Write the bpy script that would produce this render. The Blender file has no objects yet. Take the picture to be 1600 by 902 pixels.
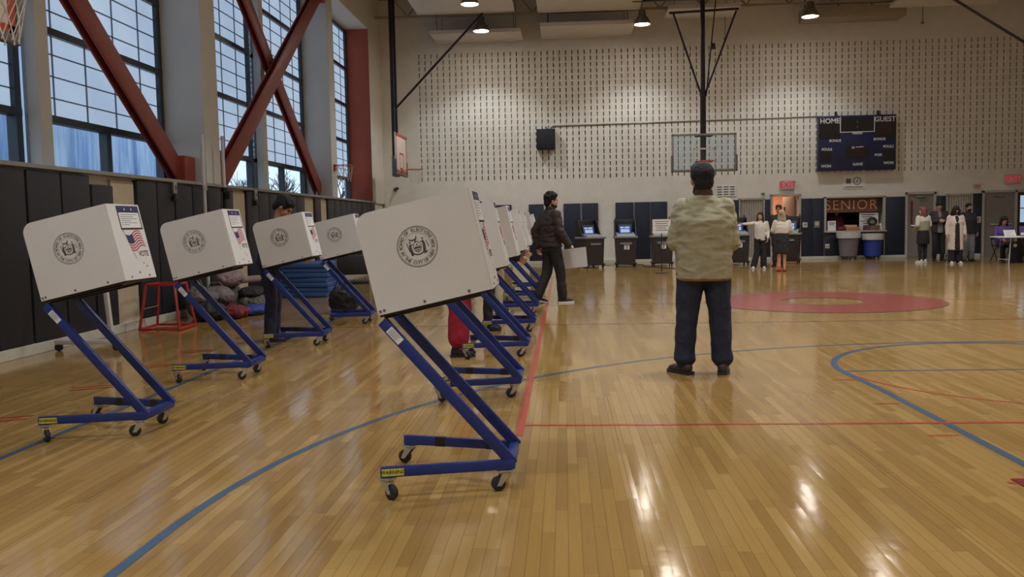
import bpy, bmesh, math, random
from math import sin, cos, pi, radians, sqrt, atan2
from mathutils import Matrix, Vector, noise
SC = bpy.context.scene
COL = SC.collection
random.seed(7)
V = Vector

# ------------------------------------------------------------------ materials
def nt(name):
    m = bpy.data.materials.new(name); m.use_nodes = True
    t = m.node_tree; b = t.nodes['Principled BSDF']
    return m, t, b
def lin(c):
    f = lambda u: u/12.92 if u <= .04045 else ((u+.055)/1.055)**2.4
    return (f(c[0]/255), f(c[1]/255), f(c[2]/255), 1)
def mat(name, rgb, rough=.5, metal=0., var=.0, scale=8., bump=0., bscale=60., spec=.5, stretch=(1,1,1), emit=0., alpha=1., trans=0.):
    """rgb = albedo as sRGB 0-255; var = noise variation of the colour; bump = noise bump"""
    m, t, b = nt(name)
    c = lin(rgb)
    b.inputs['Base Color'].default_value = c
    b.inputs['Roughness'].default_value = rough
    b.inputs['Metallic'].default_value = metal
    b.inputs['Specular IOR Level'].default_value = spec
    if trans: b.inputs['Transmission Weight'].default_value = trans
    if emit:
        b.inputs['Emission Color'].default_value = c
        b.inputs['Emission Strength'].default_value = emit
    if var or bump:
        tc = t.nodes.new('ShaderNodeTexCoord'); mp = t.nodes.new('ShaderNodeMapping')
        mp.inputs['Scale'].default_value = stretch
        t.links.new(tc.outputs['Object'], mp.inputs['Vector'])
    if var:
        n = t.nodes.new('ShaderNodeTexNoise'); n.inputs['Scale'].default_value = scale; n.inputs['Detail'].default_value = 4
        t.links.new(mp.outputs[0], n.inputs['Vector'])
        r = t.nodes.new('ShaderNodeValToRGB')
        lo = [max(0, u*(1-var)) for u in c[:3]]+[1]; hi = [min(1, u*(1+var)) for u in c[:3]]+[1]
        r.color_ramp.elements[0].position = .3; r.color_ramp.elements[1].position = .7
        r.color_ramp.elements[0].color = lo; r.color_ramp.elements[1].color = hi
        t.links.new(n.outputs['Fac'], r.inputs['Fac']); t.links.new(r.outputs[0], b.inputs['Base Color'])
    if bump:
        n2 = t.nodes.new('ShaderNodeTexNoise'); n2.inputs['Scale'].default_value = bscale; n2.inputs['Detail'].default_value = 3
        t.links.new(mp.outputs[0], n2.inputs['Vector'])
        bp = t.nodes.new('ShaderNodeBump'); bp.inputs['Strength'].default_value = bump; bp.inputs['Distance'].default_value = .01
        t.links.new(n2.outputs['Fac'], bp.inputs['Height']); t.links.new(bp.outputs[0], b.inputs['Normal'])
    return m
def emat(name, rgb, s):
    m = bpy.data.materials.new(name); m.use_nodes = True; t = m.node_tree
    t.nodes.remove(t.nodes['Principled BSDF'])
    e = t.nodes.new('ShaderNodeEmission'); e.inputs[0].default_value = lin(rgb); e.inputs[1].default_value = s
    t.links.new(e.outputs[0], t.nodes['Material Output'].inputs[0])
    return m

M = {}
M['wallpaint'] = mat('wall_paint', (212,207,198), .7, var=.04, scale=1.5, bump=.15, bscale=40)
M['block'] = mat('painted_block', (216,211,202), .75, var=.05, scale=3, bump=.25, bscale=50)
M['column'] = mat('column_paint', (196,196,194), .65, var=.03, scale=2)
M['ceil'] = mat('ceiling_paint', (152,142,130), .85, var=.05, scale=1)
M['cloud'] = mat('ceiling_panel_white', (205,198,190), .8, var=.03, scale=2)
M['steel_tan'] = mat('painted_joist', (150,138,120), .7, var=.05)
M['trimgrey'] = mat('sill_trim', (140,138,132), .5, var=.05)
M['basewhite'] = mat('base_trim_white', (190,185,172), .5, var=.06)
M['pad_left'] = mat('dark_pad_vinyl', (34,34,41), .55, var=.12, scale=3, bump=.05, bscale=200)
M['pad_navy'] = mat('navy_pad_vinyl', (23,31,50), .5, var=.10, scale=3, bump=.05, bscale=200)
M['pad_cream'] = mat('cream_wall_strip', (186,172,146), .6, var=.05)
M['seamgrey'] = mat('pad_seam_grey', (120,122,130), .5)
M['brace'] = mat('red_oxide_steel', (136,56,42), .42, var=.12, scale=5, bump=.05, bscale=30)
M['redwall'] = mat('terracotta_wall_paint', (160,74,56), .6, var=.06, scale=2)
M['frame'] = mat('dark_window_frame', (52,60,68), .4, metal=.3, var=.08)
M['gridline'] = mat('panel_grid_bar', (104,120,138), .5)
M['blue'] = mat('blue_powder_coat', (20,41,108), .38, var=.12, scale=12, spec=.5)
M['white'] = mat('white_corrugated_plastic', (212,208,206), .5, var=.02, scale=4, bump=.04, bscale=9)
M['print'] = mat('grey_print_ink', (112,104,99), .6)
M['emblemink'] = mat('emblem_print_ink', (80,73,69), .6)
M['printdark'] = mat('dark_print_ink', (52,46,48), .6)
M['navyink'] = mat('navy_print_ink', (44,42,86), .6)
M['redink'] = mat('red_print_ink', (170,56,58), .6)
M['paper'] = mat('white_paper', (222,220,220), .7)
M['blacktrim'] = mat('black_edge', (22,20,22), .5, var=.1)
M['yellow'] = mat('yellow_sticker', (196,180,50), .5, var=.15, scale=60)
M['chrome'] = mat('zinc_plate', (190,190,190), .3, metal=.9, var=.08, scale=30)
M['rubber'] = mat('black_rubber', (30,29,30), .6, var=.1)
M['bolt'] = mat('bolt_grey', (120,112,105), .4, metal=.6)
M['black'] = mat('black_plastic', (26,23,24), .45, var=.12, scale=20, bump=.04)
M['brownblack'] = mat('brown_black_plastic', (46,38,36), .45, var=.1, scale=20)
M['greyplastic'] = mat('grey_plastic', (122,124,126), .5, var=.06)
M['screen'] = emat('lit_screen', (196,215,240), .75)
M['screenblue'] = emat('lit_screen_blue', (70,100,190), .6)
M['boardblack'] = mat('scoreboard_black', (20,20,26), .4, var=.15, scale=4)
M['boardblue'] = mat('scoreboard_blue', (22,30,72), .4, var=.12, scale=4)
M['led'] = mat('unlit_digit', (44,20,24), .5)
M['lettering'] = mat('white_lettering', (214,210,206), .6)
M['speaker'] = mat('speaker_cloth', (24,24,34), .75, var=.12, bump=.2, bscale=300)
M['pipe'] = mat('dark_steel_pipe', (44,38,44), .4, metal=.35, var=.1)
M['pipegrey'] = mat('conduit_grey', (120,112,100), .45, metal=.3)
M['hoopframe'] = mat('backboard_frame', (150,144,140), .4, metal=.3)
M['hooppad'] = mat('backboard_padding', (98,92,92), .7)
M['hoopred'] = mat('rim_orange', (178,64,46), .4, metal=.2)
M['boardwhite'] = mat('backboard_white', (206,192,184), .5, var=.03)
M['net'] = mat('net_cord', (205,200,192), .8)
M['doorgrey'] = mat('door_grey_paint', (128,122,114), .5, var=.05)
M['doorframe'] = mat('door_frame_paint', (172,166,156), .5, var=.04)
M['accordion'] = mat('folding_partition', (180,172,162), .6, var=.05)
M['warmwall'] = mat('warm_wall_paint', (206,160,130), .7, var=.05)
M['darkroom'] = mat('dark_room_tone', (58,48,42), .8, var=.1)
M['signbrown'] = mat('brown_kraft_banner', (112,74,52), .8, var=.12, scale=10)
M['chalk'] = mat('chalk_lettering', (220,170,140), .8, var=.1, scale=30)
M['binGrey'] = mat('grey_bin_plastic', (110,102,106), .5, var=.06)
M['binBlue'] = mat('blue_bin_plastic', (38,58,140), .5, var=.08)
M['liner'] = mat('bin_liner_film', (190,188,186), .35, var=.1, bump=.3, bscale=25)
M['exitred'] = emat('exit_letter_red', (214,60,76), .55)
M['exitbox'] = mat('exit_sign_housing', (206,170,168), .5)
M['tan'] = mat('tan_card', (196,180,160), .7)
M['orange'] = mat('orange_box', (190,118,72), .6)
M['maroon'] = mat('maroon_cloth', (110,36,44), .8, var=.12, bump=.2, bscale=80)
M['purple'] = mat('purple_cloth', (84,64,120), .8, var=.1, bump=.15)
M['wicker'] = mat('tan_wicker', (150,116,70), .7, var=.2, scale=60)
M['greenwreath'] = mat('dark_green_plastic', (44,50,44), .6)
M['redsteel'] = mat('red_painted_steel', (170,44,40), .4, var=.1)
M['bagblack'] = mat('black_nylon', (34,30,32), .7, var=.2, scale=10, bump=.3, bscale=30)
M['baggrey'] = mat('grey_canvas', (110,100,96), .8, var=.15, scale=8, bump=.3, bscale=25)
M['bagolive'] = mat('olive_canvas', (92,90,78), .8, var=.15, scale=8, bump=.3, bscale=25)
M['bagpink'] = mat('mauve_cloth', (140,116,116), .8, var=.15, scale=8, bump=.3, bscale=25)
M['bagblue'] = mat('blue_nylon', (42,58,140), .6, var=.15, scale=10, bump=.3)
M['matblue'] = mat('blue_gym_mat', (48,84,140), .5, var=.12, scale=4, bump=.05)
M['polewhite'] = mat('white_enamel_pole', (196,192,190), .35, var=.05)
M['skin1'] = mat('skin_tone_tan', (176,124,98), .55, var=.06, scale=20)
M['skin2'] = mat('skin_tone_light', (198,150,126), .55, var=.05, scale=20)
M['hairblack'] = mat('black_hair', (22,16,15), .8, var=.3, scale=60, bump=.5, bscale=150)
M['hairbrown'] = mat('dark_brown_hair', (52,34,28), .5, var=.3, scale=60, bump=.4, bscale=120)
M['hairred'] = mat('reddish_hair', (120,56,60), .55, var=.25, scale=50, bump=.4)
M['hairblond'] = mat('ash_blond_hair', (160,140,112), .55, var=.25, scale=50, bump=.4)
M['olive'] = mat('olive_canvas_jacket', (152,144,116), .8, var=.07, scale=14, bump=.35, bscale=28)
M['browncord'] = mat('brown_corduroy', (72,46,36), .85, var=.15, scale=30, bump=.2)
M['hemband'] = mat('rust_hem_band', (130,84,58), .8, var=.1)
M['jeans'] = mat('dark_blue_denim', (27,33,52), .8, var=.16, scale=10, bump=.3, bscale=40)
M['shoebrown'] = mat('brown_leather', (62,46,42), .5, var=.15, scale=20)
M['solewhite'] = mat('white_rubber_sole', (206,200,192), .6)
M['soledark'] = mat('dark_rubber_sole', (42,36,34), .6)
M['jackdark'] = mat('dark_brown_jacket', (48,34,32), .75, var=.15, scale=10, bump=.3, bscale=30)
M['pantsblack'] = mat('black_cotton', (28,26,30), .8, var=.2, scale=10, bump=.3, bscale=40)
M['navycloth'] = mat('navy_cotton', (34,36,60), .8, var=.15, scale=10, bump=.3, bscale=40)
M['whitecloth'] = mat('white_knit', (206,196,184), .85, var=.06, scale=20, bump=.3, bscale=60)
M['creamcloth'] = mat('cream_wool', (206,186,174), .85, var=.06, scale=10, bump=.3, bscale=50)
M['greycloth'] = mat('grey_cotton', (112,110,112), .85, var=.1, scale=10, bump=.2)
M['khakicloth'] = mat('khaki_cotton', (150,148,120), .85, var=.1, scale=10, bump=.2)
M['redpants'] = mat('dark_red_cotton', (150,20,44), .8, var=.14, scale=10, bump=.3, bscale=35)
M['eye'] = mat('dark_eye', (26,18,16), .3)
M['lip'] = mat('lip_tone', (140,84,76), .5)
M['concrete'] = mat('outside_paving', (120,118,114), .9, var=.1)
M['bark'] = mat('bare_bark', (104,98,98), .9, var=.2, scale=15)
M['lamphousing'] = mat('lamp_housing', (120,112,100), .4, metal=.4)
M['lamplens'] = emat('lamp_lens_lit', (255,246,232), 60.0)
M['ink_wood'] = None

# ------------------------------------------------------------------ mesh helpers
def newbm(): return bmesh.new()
def rotm(e): return Matrix.Rotation(e[2],4,'Z') @ Matrix.Rotation(e[1],4,'Y') @ Matrix.Rotation(e[0],4,'X')
def box(bm, c, s, e=(0,0,0), bev=0., mtx=None, seg=2):
    Mx = Matrix.Translation(c) @ rotm(e) @ Matrix.Diagonal((s[0],s[1],s[2],1))
    if mtx is not None: Mx = mtx @ Mx
    r = bmesh.ops.create_cube(bm, size=1, matrix=Mx)
    if bev:
        ed = list({x for v in r['verts'] for x in v.link_edges})
        bmesh.ops.bevel(bm, geom=ed, offset=bev, segments=seg, affect='EDGES', profile=.5, clamp_overlap=True)
def frame_from(d, up=V((0,0,1))):
    d = V(d).normalized()
    x = d.cross(V(up))
    if x.length < 1e-4: x = d.cross(V((0,1,0)))
    x.normalize(); y = x.cross(d).normalized()      # x right, y 'up', d along
    return x, y, d
def beam(bm, p0, p1, w, h, up=(0,0,1), bev=0.):
    p0 = V(p0); p1 = V(p1); x, y, d = frame_from(p1-p0, up)
    Mx = Matrix(((x.x,y.x,d.x,0),(x.y,y.y,d.y,0),(x.z,y.z,d.z,0),(0,0,0,1)))
    Mx = Matrix.Translation((p0+p1)/2) @ Mx
    r = bmesh.ops.create_cube(bm, size=1, matrix=Mx @ Matrix.Diagonal((w,h,(p1-p0).length,1)))
    if bev:
        ed = list({q for v in r['verts'] for q in v.link_edges})
        bmesh.ops.bevel(bm, geom=ed, offset=bev, segments=2, affect='EDGES', profile=.5, clamp_overlap=True)
def cyl(bm, p0, p1, r0, r1=None, n=14, caps=True):
    if r1 is None: r1 = r0
    p0 = V(p0); p1 = V(p1); x, y, d = frame_from(p1-p0)
    a = []; b = []
    for i in range(n):
        t = 2*pi*i/n; o = x*cos(t)+y*sin(t)
        a.append(bm.verts.new(p0+o*r0)); b.append(bm.verts.new(p1+o*r1))
    for i in range(n):
        j = (i+1) % n; bm.faces.new((a[i],a[j],b[j],b[i]))
    if caps:
        bm.faces.new(a[::-1]); bm.faces.new(b)
def tube(bm, pts, r, n=8, closed=False):
    pts = [V(p) for p in pts]; rings = []; m = len(pts); up = V((0,0,1)); px = None
    for i, p in enumerate(pts):
        if closed: d = pts[(i+1) % m]-pts[i-1]
        else: d = pts[min(i+1,m-1)]-pts[max(i-1,0)]
        d.normalize()
        if px is None: x, y, _ = frame_from(d)
        else:
            x = px-d*px.dot(d)
            x = x.normalized() if x.length > 1e-5 else frame_from(d)[0]
            y = d.cross(x)
        px = x; rr = r[i] if isinstance(r,(list,tuple)) else r
        rings.append([bm.verts.new(p+x*rr*cos(2*pi*k/n)+y*rr*sin(2*pi*k/n)) for k in range(n)])
    for i in range(m if closed else m-1):
        A = rings[i]; Bq = rings[(i+1) % m]
        for k in range(n):
            l = (k+1) % n; bm.faces.new((A[k],A[l],Bq[l],Bq[k]))
    if not closed:
        bm.faces.new(rings[0][::-1]); bm.faces.new(rings[-1])
def lathe(bm, prof, n=24, mtx=None, cap=True):
    mtx = mtx or Matrix(); R = []
    for (r,z) in prof:
        R.append([bm.verts.new(mtx @ V((max(r,1e-4)*cos(2*pi*k/n), max(r,1e-4)*sin(2*pi*k/n), z))) for k in range(n)])
    for i in range(len(R)-1):
        for k in range(n):
            l = (k+1) % n; bm.faces.new((R[i][k],R[i][l],R[i+1][l],R[i+1][k]))
    if cap:
        bm.faces.new(R[0][::-1]); bm.faces.new(R[-1])
def ell(bm, c, r, e=(0,0,0), u=16, v=10, mtx=None):
    Mx = Matrix.Translation(c) @ rotm(e) @ Matrix.Diagonal((r[0],r[1],r[2],1))
    if mtx is not None: Mx = mtx @ Mx
    bmesh.ops.create_uvsphere(bm, u_segments=u, v_segments=v, radius=1, matrix=Mx)
def prism(bm, pts2, mtx, th):
    """flat polygon given in the local xy plane of mtx, extruded by th along local z"""
    a = [bm.verts.new(mtx @ V((x,y,0))) for x,y in pts2]; b = [bm.verts.new(mtx @ V((x,y,th))) for x,y in pts2]
    bm.faces.new(a[::-1]); bm.faces.new(b); n = len(a)
    for i in range(n):
        j = (i+1) % n; bm.faces.new((a[i],a[j],b[j],b[i]))
def annulus(bm, r0, r1, mtx, th, n=64, a0=0, a1=2*pi):
    full = abs(a1-a0-2*pi) < 1e-6; m = n if full else n+1; Q = []
    for i in range(m):
        t = a0+(a1-a0)*i/n
        Q.append([bm.verts.new(mtx @ V((r*cos(t), r*sin(t), z))) for r,z in ((r0,0),(r1,0),(r1,th),(r0,th))])
    for i in range(n):
        A = Q[i]; Bq = Q[(i+1) % m]
        for k in range(4):
            l = (k+1) % 4; bm.faces.new((A[k],A[l],Bq[l],Bq[k]))
    if not full:
        bm.faces.new(Q[0]); bm.faces.new(Q[-1][::-1])
def text(bm, s, size, mtx, th=.0006, align='CENTER', spacing=1., bold=0.):
    cu = bpy.data.curves.new('lettering_source','FONT'); cu.body = s; cu.size = size
    cu.align_x = align; cu.align_y = 'CENTER'; cu.extrude = th/2; cu.space_character = spacing; cu.offset = bold; cu.resolution_u = 3
    o = bpy.data.objects.new('lettering_source', cu); COL.objects.link(o)
    dg = bpy.context.evaluated_depsgraph_get(); dg.update()
    me = bpy.data.meshes.new_from_object(o.evaluated_get(dg))
    me.transform(mtx @ Matrix.Translation((0,0,th/2)))
    bm.from_mesh(me); bpy.data.objects.remove(o); bpy.data.curves.remove(cu); bpy.data.meshes.remove(me)
def link(name, me, m, parent=None):
    o = bpy.data.objects.new(name, me)
    if m is not None:
        me.materials.clear()
        for q in (m if isinstance(m,(list,tuple)) else [m]): me.materials.append(q)
    COL.objects.link(o)
    if parent is not None: o.parent = parent
    return o
def obj(name, bm, m, parent=None, smooth=40, recalc=True):
    if recalc: bmesh.ops.recalc_face_normals(bm, faces=bm.faces)
    me = bpy.data.meshes.new(name); bm.to_mesh(me); bm.free()
    if smooth:
        me.polygons.foreach_set('use_smooth', [True]*len(me.polygons)); me.set_sharp_from_angle(angle=radians(smooth))
    return link(name, me, m, parent)
def tag(o, label, cat, group=None, kind=None):
    o['label'] = label; o['category'] = cat
    if group: o['group'] = group
    if kind: o['kind'] = kind
    return o
def thing(name, label, cat, loc=(0,0,0), rz=0., group=None):
    o = bpy.data.objects.new(name, None); COL.objects.link(o); o.location = loc; o.rotation_euler = (0,0,rz)
    o.empty_display_size = .1
    return tag(o, label, cat, group)
def struct(name, bm, m, parent=None, smooth=0, recalc=True):
    o = obj(name, bm, m, parent, smooth, recalc)
    if parent is None: o['kind'] = 'structure'
    return o
def copy_tree(o, parent=None):
    c = o.copy(); COL.objects.link(c)
    if parent is not None: c.parent = parent
    for ch in list(o.children): copy_tree(ch, c)
    return c
def dup(o, loc, rz, label, group=None):
    c = copy_tree(o); c.location = loc; c.rotation_euler = (0,0,rz); c['label'] = label
    if group: c['group'] = group
    return c
def plane_mtx(o, x, y):
    """matrix whose local x,y axes are the given world vectors, z = x cross y"""
    x = V(x).normalized(); y = V(y).normalized(); z = x.cross(y)
    return Matrix(((x.x,y.x,z.x,o[0]),(x.y,y.y,z.y,o[1]),(x.z,y.z,z.z,o[2]),(0,0,0,1)))
LAMP_W, EXPO = 400., 0.0
# ================================================================== THE ROOM
XL, YB, XR, YF, ZC = -5.93, 29.25, 17.0, -5.0, 8.7     # left pad plane, back wall, right wall, wall behind, ceiling
XW = -6.67                                              # window plane
# ---- floor : maple strips running away from the camera
def floor_material():
    m, t, b = nt('varnished_maple_strips'); L = t.links.new; N = t.nodes.new
    geo = N('ShaderNodeNewGeometry'); sep = N('ShaderNodeSeparateXYZ'); L(geo.outputs['Position'], sep.inputs[0])
    def math_(op, a, bb=None, c=None):
        n = N('ShaderNodeMath'); n.operation = op
        for i, q in enumerate((a,bb,c)):
            if q is None: continue
            if isinstance(q,(int,float)): n.inputs[i].default_value = q
            else: L(q, n.inputs[i])
        return n.outputs[0]
    W = .0572
    u = math_('DIVIDE', sep.outputs[0], W); ui = math_('FLOOR', u); uf = math_('FRACT', u)
    wn = N('ShaderNodeTexWhiteNoise'); wn.noise_dimensions = '1D'; L(ui, wn.inputs['W'])
    off = math_('MULTIPLY', wn.outputs['Value'], 7.3)
    v = math_('ADD', math_('DIVIDE', sep.outputs[1], .85), off); vi = math_('FLOOR', v); vf = math_('FRACT', v)
    cmb = N('ShaderNodeCombineXYZ'); L(ui, cmb.inputs[0]); L(vi, cmb.inputs[1])
    w2 = N('ShaderNodeTexWhiteNoise'); w2.noise_dimensions = '2D'; L(cmb.outputs[0], w2.inputs['Vector'])
    ramp = N('ShaderNodeValToRGB'); e = ramp.color_ramp.elements
    e[0].position = 0; e[0].color = lin((142,109,61)); e[1].position = 1; e[1].color = lin((163,130,77))
    k = ramp.color_ramp.elements.new(.5); k.color = lin((153,119,67))
    L(w2.outputs['Value'], ramp.inputs[0])
    # grain and broad variation
    mp = N('ShaderNodeMapping'); mp.inputs['Scale'].default_value = (60,2.5,1); L(geo.outputs['Position'], mp.inputs[0])
    gr = N('ShaderNodeTexNoise'); gr.inputs['Scale'].default_value = 1; gr.inputs['Detail'].default_value = 5; L(mp.outputs[0], gr.inputs[0])
    br = N('ShaderNodeTexNoise'); br.inputs['Scale'].default_value = .45; br.inputs['Detail'].default_value = 3; L(geo.outputs['Position'], br.inputs[0])
    f = math_('ADD', math_('MULTIPLY', gr.outputs['Fac'], .22), math_('MULTIPLY', br.outputs['Fac'], .24)); f = math_('ADD', f, .77)
    mix = N('ShaderNodeMix'); mix.data_type = 'RGBA'; mix.blend_type = 'MULTIPLY'; mix.inputs[0].default_value = 1
    L(ramp.outputs[0], mix.inputs[6]); gc = N('ShaderNodeCombineXYZ')
    for i in range(3): L(f, gc.inputs[i])
    L(gc.outputs[0], mix.inputs[7])
    # seams between strips
    dx = math_('MINIMUM', uf, math_('SUBTRACT', 1, uf)); s1 = math_('LESS_THAN', dx, .022)
    dy = math_('MINIMUM', vf, math_('SUBTRACT', 1, vf)); s2 = math_('LESS_THAN', dy, .0014)
    # wider expansion seam every 24 strips
    u24 = math_('FRACT', math_('DIVIDE', math_('SUBTRACT', sep.outputs[0], .315), W*24)); s3 = math_('LESS_THAN', math_('MINIMUM', u24, math_('SUBTRACT',1,u24)), .0022)
    seam = math_('MINIMUM', math_('ADD', math_('MULTIPLY', math_('MAXIMUM', s1, s2), .5), math_('MULTIPLY', s3, .4)), .8)
    mx2 = N('ShaderNodeMix'); mx2.data_type = 'RGBA'; L(seam, mx2.inputs[0]); L(mix.outputs[2], mx2.inputs[6]); mx2.inputs[7].default_value = lin((70,48,26))
    L(mx2.outputs[2], b.inputs['Base Color'])
    # varnish : each strip tilts a hair, scuffed roughness
    rn = N('ShaderNodeTexNoise'); rn.inputs['Scale'].default_value = 1.3; rn.inputs['Detail'].default_value = 6; L(geo.outputs['Position'], rn.inputs[0])
    mr = N('ShaderNodeMapRange'); mr.inputs[3].default_value = .06; mr.inputs[4].default_value = .17; L(rn.outputs['Fac'], mr.inputs[0])
    L(mr.outputs[0], b.inputs['Roughness'])
    b.inputs['Specular IOR Level'].default_value = .5
    sub = N('ShaderNodeVectorMath'); sub.operation = 'SUBTRACT'; L(w2.outputs['Color'], sub.inputs[0]); sub.inputs[1].default_value = (.5,.5,.5)
    sc = N('ShaderNodeVectorMath'); sc.operation = 'MULTIPLY'; L(sub.outputs[0], sc.inputs[0]); sc.inputs[1].default_value = (.022,.006,0)
    cup = N('ShaderNodeCombineXYZ'); L(math_('MULTIPLY', math_('SUBTRACT', uf, .5), .016), cup.inputs[0])
    ad0 = N('ShaderNodeVectorMath'); L(sc.outputs[0], ad0.inputs[0]); L(cup.outputs[0], ad0.inputs[1])
    wv = N('ShaderNodeTexNoise'); wv.inputs['Scale'].default_value = 9; wv.inputs['Detail'].default_value = 2; L(geo.outputs['Position'], wv.inputs[0])
    wb = N('ShaderNodeBump'); wb.inputs['Strength'].default_value = .06; wb.inputs['Distance'].default_value = .01; L(wv.outputs['Fac'], wb.inputs['Height'])
    ad = N('ShaderNodeVectorMath'); L(ad0.outputs[0], ad.inputs[0]); L(wb.outputs[0], ad.inputs[1])
    nm = N('ShaderNodeVectorMath'); nm.operation = 'NORMALIZE'; L(ad.outputs[0], nm.inputs[0]); L(nm.outputs[0], b.inputs['Normal'])
    return m, (nm.outputs[0], mr.outputs[0])
M['maple'], _ = floor_material()
bm = newbm(); box(bm, ((XL-1+XR+2)/2, (YF+YB+4)/2, -.1), (XR-XL+3, YB-YF+4.4, .2))
floor = struct('floor', bm, M['maple'])

# ---- painted court lines, lying in the varnish
def paint(name, rgb, lab=None):
    m, t, b = nt(name); b.inputs['Roughness'].default_value = .2
    tc = t.nodes.new('ShaderNodeNewGeometry'); n = t.nodes.new('ShaderNodeTexNoise'); n.inputs['Scale'].default_value = 6; n.inputs['Detail'].default_value = 6
    t.links.new(tc.outputs['Position'], n.inputs[0]); r = t.nodes.new('ShaderNodeValToRGB'); c = lin(rgb)
    r.color_ramp.elements[0].color = [q*.8 for q in c[:3]]+[1]; r.color_ramp.elements[1].color = [min(1,q*1.2) for q in c[:3]]+[1]
    t.links.new(n.outputs['Fac'], r.inputs[0]); t.links.new(r.outputs[0], b.inputs['Base Color']); return m
M['lineblue'] = paint('court_paint_blue', (62,84,108)); M['linered'] = paint('court_paint_red', (170,70,52)); M['linedark'] = paint('court_paint_dark', (104,72,58))
M['linethin'] = paint('court_paint_brown', (128,74,50)); M['ringred'] = paint('court_paint_circle', (140,64,56)); M['patchred'] = paint('court_paint_maroon', (120,40,44))
LZ = [.0012]
def strip(pts, w, m, name, closed=False, label=None):
    LZ[0] += .00012; z = LZ[0]
    bm = newbm(); n = len(pts); L_ = []; R_ = []
    P2 = [V((p[0],p[1])) for p in pts]
    for i, p in enumerate(P2):
        if closed: d = P2[(i+1) % n]-P2[i-1]
        else: d = P2[min(i+1,n-1)]-P2[max(0,i-1)]
        d.normalize(); q = V((-d.y,d.x))*w/2
        L_.append(bm.verts.new((p.x+q.x,p.y+q.y,z))); R_.append(bm.verts.new((p.x-q.x,p.y-q.y,z)))
    for i in range(n if closed else n-1):
        j = (i+1) % n; bm.faces.new((R_[i],R_[j],L_[j],L_[i]))
    o = obj(name, bm, m, floor, 0, recalc=False)
    if label: o['label'] = label
    return o
def arcp(c, r, a0, a1, n): return [(c[0]+r*cos(radians(a0+(a1-a0)*i/n)), c[1]+r*sin(radians(a0+(a1-a0)*i/n))) for i in range(n+1)]
C3 = (4.094, 3.715)
strip([(C3[0]-5.893,-4.5)]+arcp(C3, 5.893, 180, 0, 90)+[(C3[0]+5.893,-4.5)], .052, M['lineblue'], 'three_point_line', label='blue three point arc')
FT = (4.10, 7.85)
strip([(2.47,-1.5),(2.455,7.0)]+arcp(FT, 1.68, 180, 0, 48)+[(5.75,7.0),(5.75,-1.5)], .06, M['lineblue'], 'key_line', label='blue lane and free throw arc')
strip([(2.44,7.85),(5.78,7.85)], .04, M['lineblue'], 'free_throw_line')
strip(arcp(FT, 1.66, 190, 350, 40), .03, M['linered'], 'lower_key_arc', label='thin red arc')
for y in (5.49, 6.455, 7.43, 4.5): strip([(2.21,y),(2.40,y)], .035, M['linered'], 'lane_tick')
strip([(-.34,5.84),(16.5,5.80)], .04, M['linered'], 'cross_line', label='thin red line across the court')
strip([(-.305,5.55),(-.30,13.1),(-.30,22)], .052, M['linered'], 'side_line', label='red line beside the booths')
strip([(-5.0,11.75),(16.5,11.55)], .03, M['linethin'], 'thin_cross_line')
strip([(-3.42,-4.5),(-3.41,5.0),(-3.38,8.0),(-3.36,16)], .045, M['lineblue'], 'court_edge_line', label='blue line under the left booths')
for y in (6.1, 7.36, 8.5, 9.55):
    strip([(-4.3,y+.02),(-3.95,y+.16)], .04, M['linered'], 'hash_mark'); strip([(-4.25,y-.10),(-3.93,y+.05)], .04, M['linered'], 'hash_mark')
CC = (4.141, 14.50)
strip(arcp(CC, 1.24, 0, 360, 72)[:-1], 1.16, M['ringred'], 'centre_circle', closed=True, label='red centre circle ring')
strip(arcp(CC, 1.83, 0, 360, 72)[:-1], .03, M['linedark'], 'circle_outline', closed=True)
strip(arcp(CC, .655, 0, 360, 48)[:-1], .03, M['linedark'], 'circle_outline', closed=True)
strip([(2.6,14.5),(-.3,14.5)], .03, M['linethin'], 'half_court_line'); strip([(5.97,14.5),(16.5,14.5)], .03, M['linethin'], 'half_court_line')
strip([(2.25,4.50),(2.48,4.50)], .13, M['patchred'], 'lane_block')

# ---- ceiling with joists
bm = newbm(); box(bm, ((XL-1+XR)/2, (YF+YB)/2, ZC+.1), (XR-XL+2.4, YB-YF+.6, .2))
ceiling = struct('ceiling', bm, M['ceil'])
bm = newbm()
for y in (27.9, 23.6, 18.0, 12.5, 7.0, 1.5):
    box(bm, (5.5,y,ZC-.04), (22.6,.14,.08)); box(bm, (5.5,y,ZC-.86), (22.6,.12,.07))
    x = -5.4
    while x < 16.4:
        beam(bm, (x,y,ZC-.07), (x+.65,y,ZC-.84), .045,.045); beam(bm, (x+.65,y,ZC-.84), (x+1.3,y,ZC-.07), .045,.045); x += 1.3
struct('ceiling_joist', bm, M['steel_tan'])

# ---- back wall with slotted sound blocks
holes = [(6.74,7.60,0,2.08), (8.45,10.27,.90,1.97)]
def rects(x0,x1,z0,z1,hs):
    xs = sorted({x0,x1}|{min(max(h[i],x0),x1) for h in hs for i in (0,1)}); zs = sorted({z0,z1}|{min(max(h[i],z0),z1) for h in hs for i in (2,3)})
    for a,b_ in zip(xs,xs[1:]):
        for c,d in zip(zs,zs[1:]):
            if b_-a < 1e-5 or d-c < 1e-5: continue
            mx,mz = (a+b_)/2,(c+d)/2
            if any(h[0]<mx<h[1] and h[2]<mz<h[3] for h in hs): continue
            yield a,b_,c,d
bm = newbm(); SZ0, SZ1, SX0, SX1 = 2.76, 6.96, -4.75, 16.65
for a,b_,c,d in rects(XL-.9, XR+.2, 0, ZC, holes):
    if c >= SZ0 and False: continue
    box(bm, ((a+b_)/2, YB+.27, (c+d)/2), (b_-a,.3,d-c))
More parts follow.
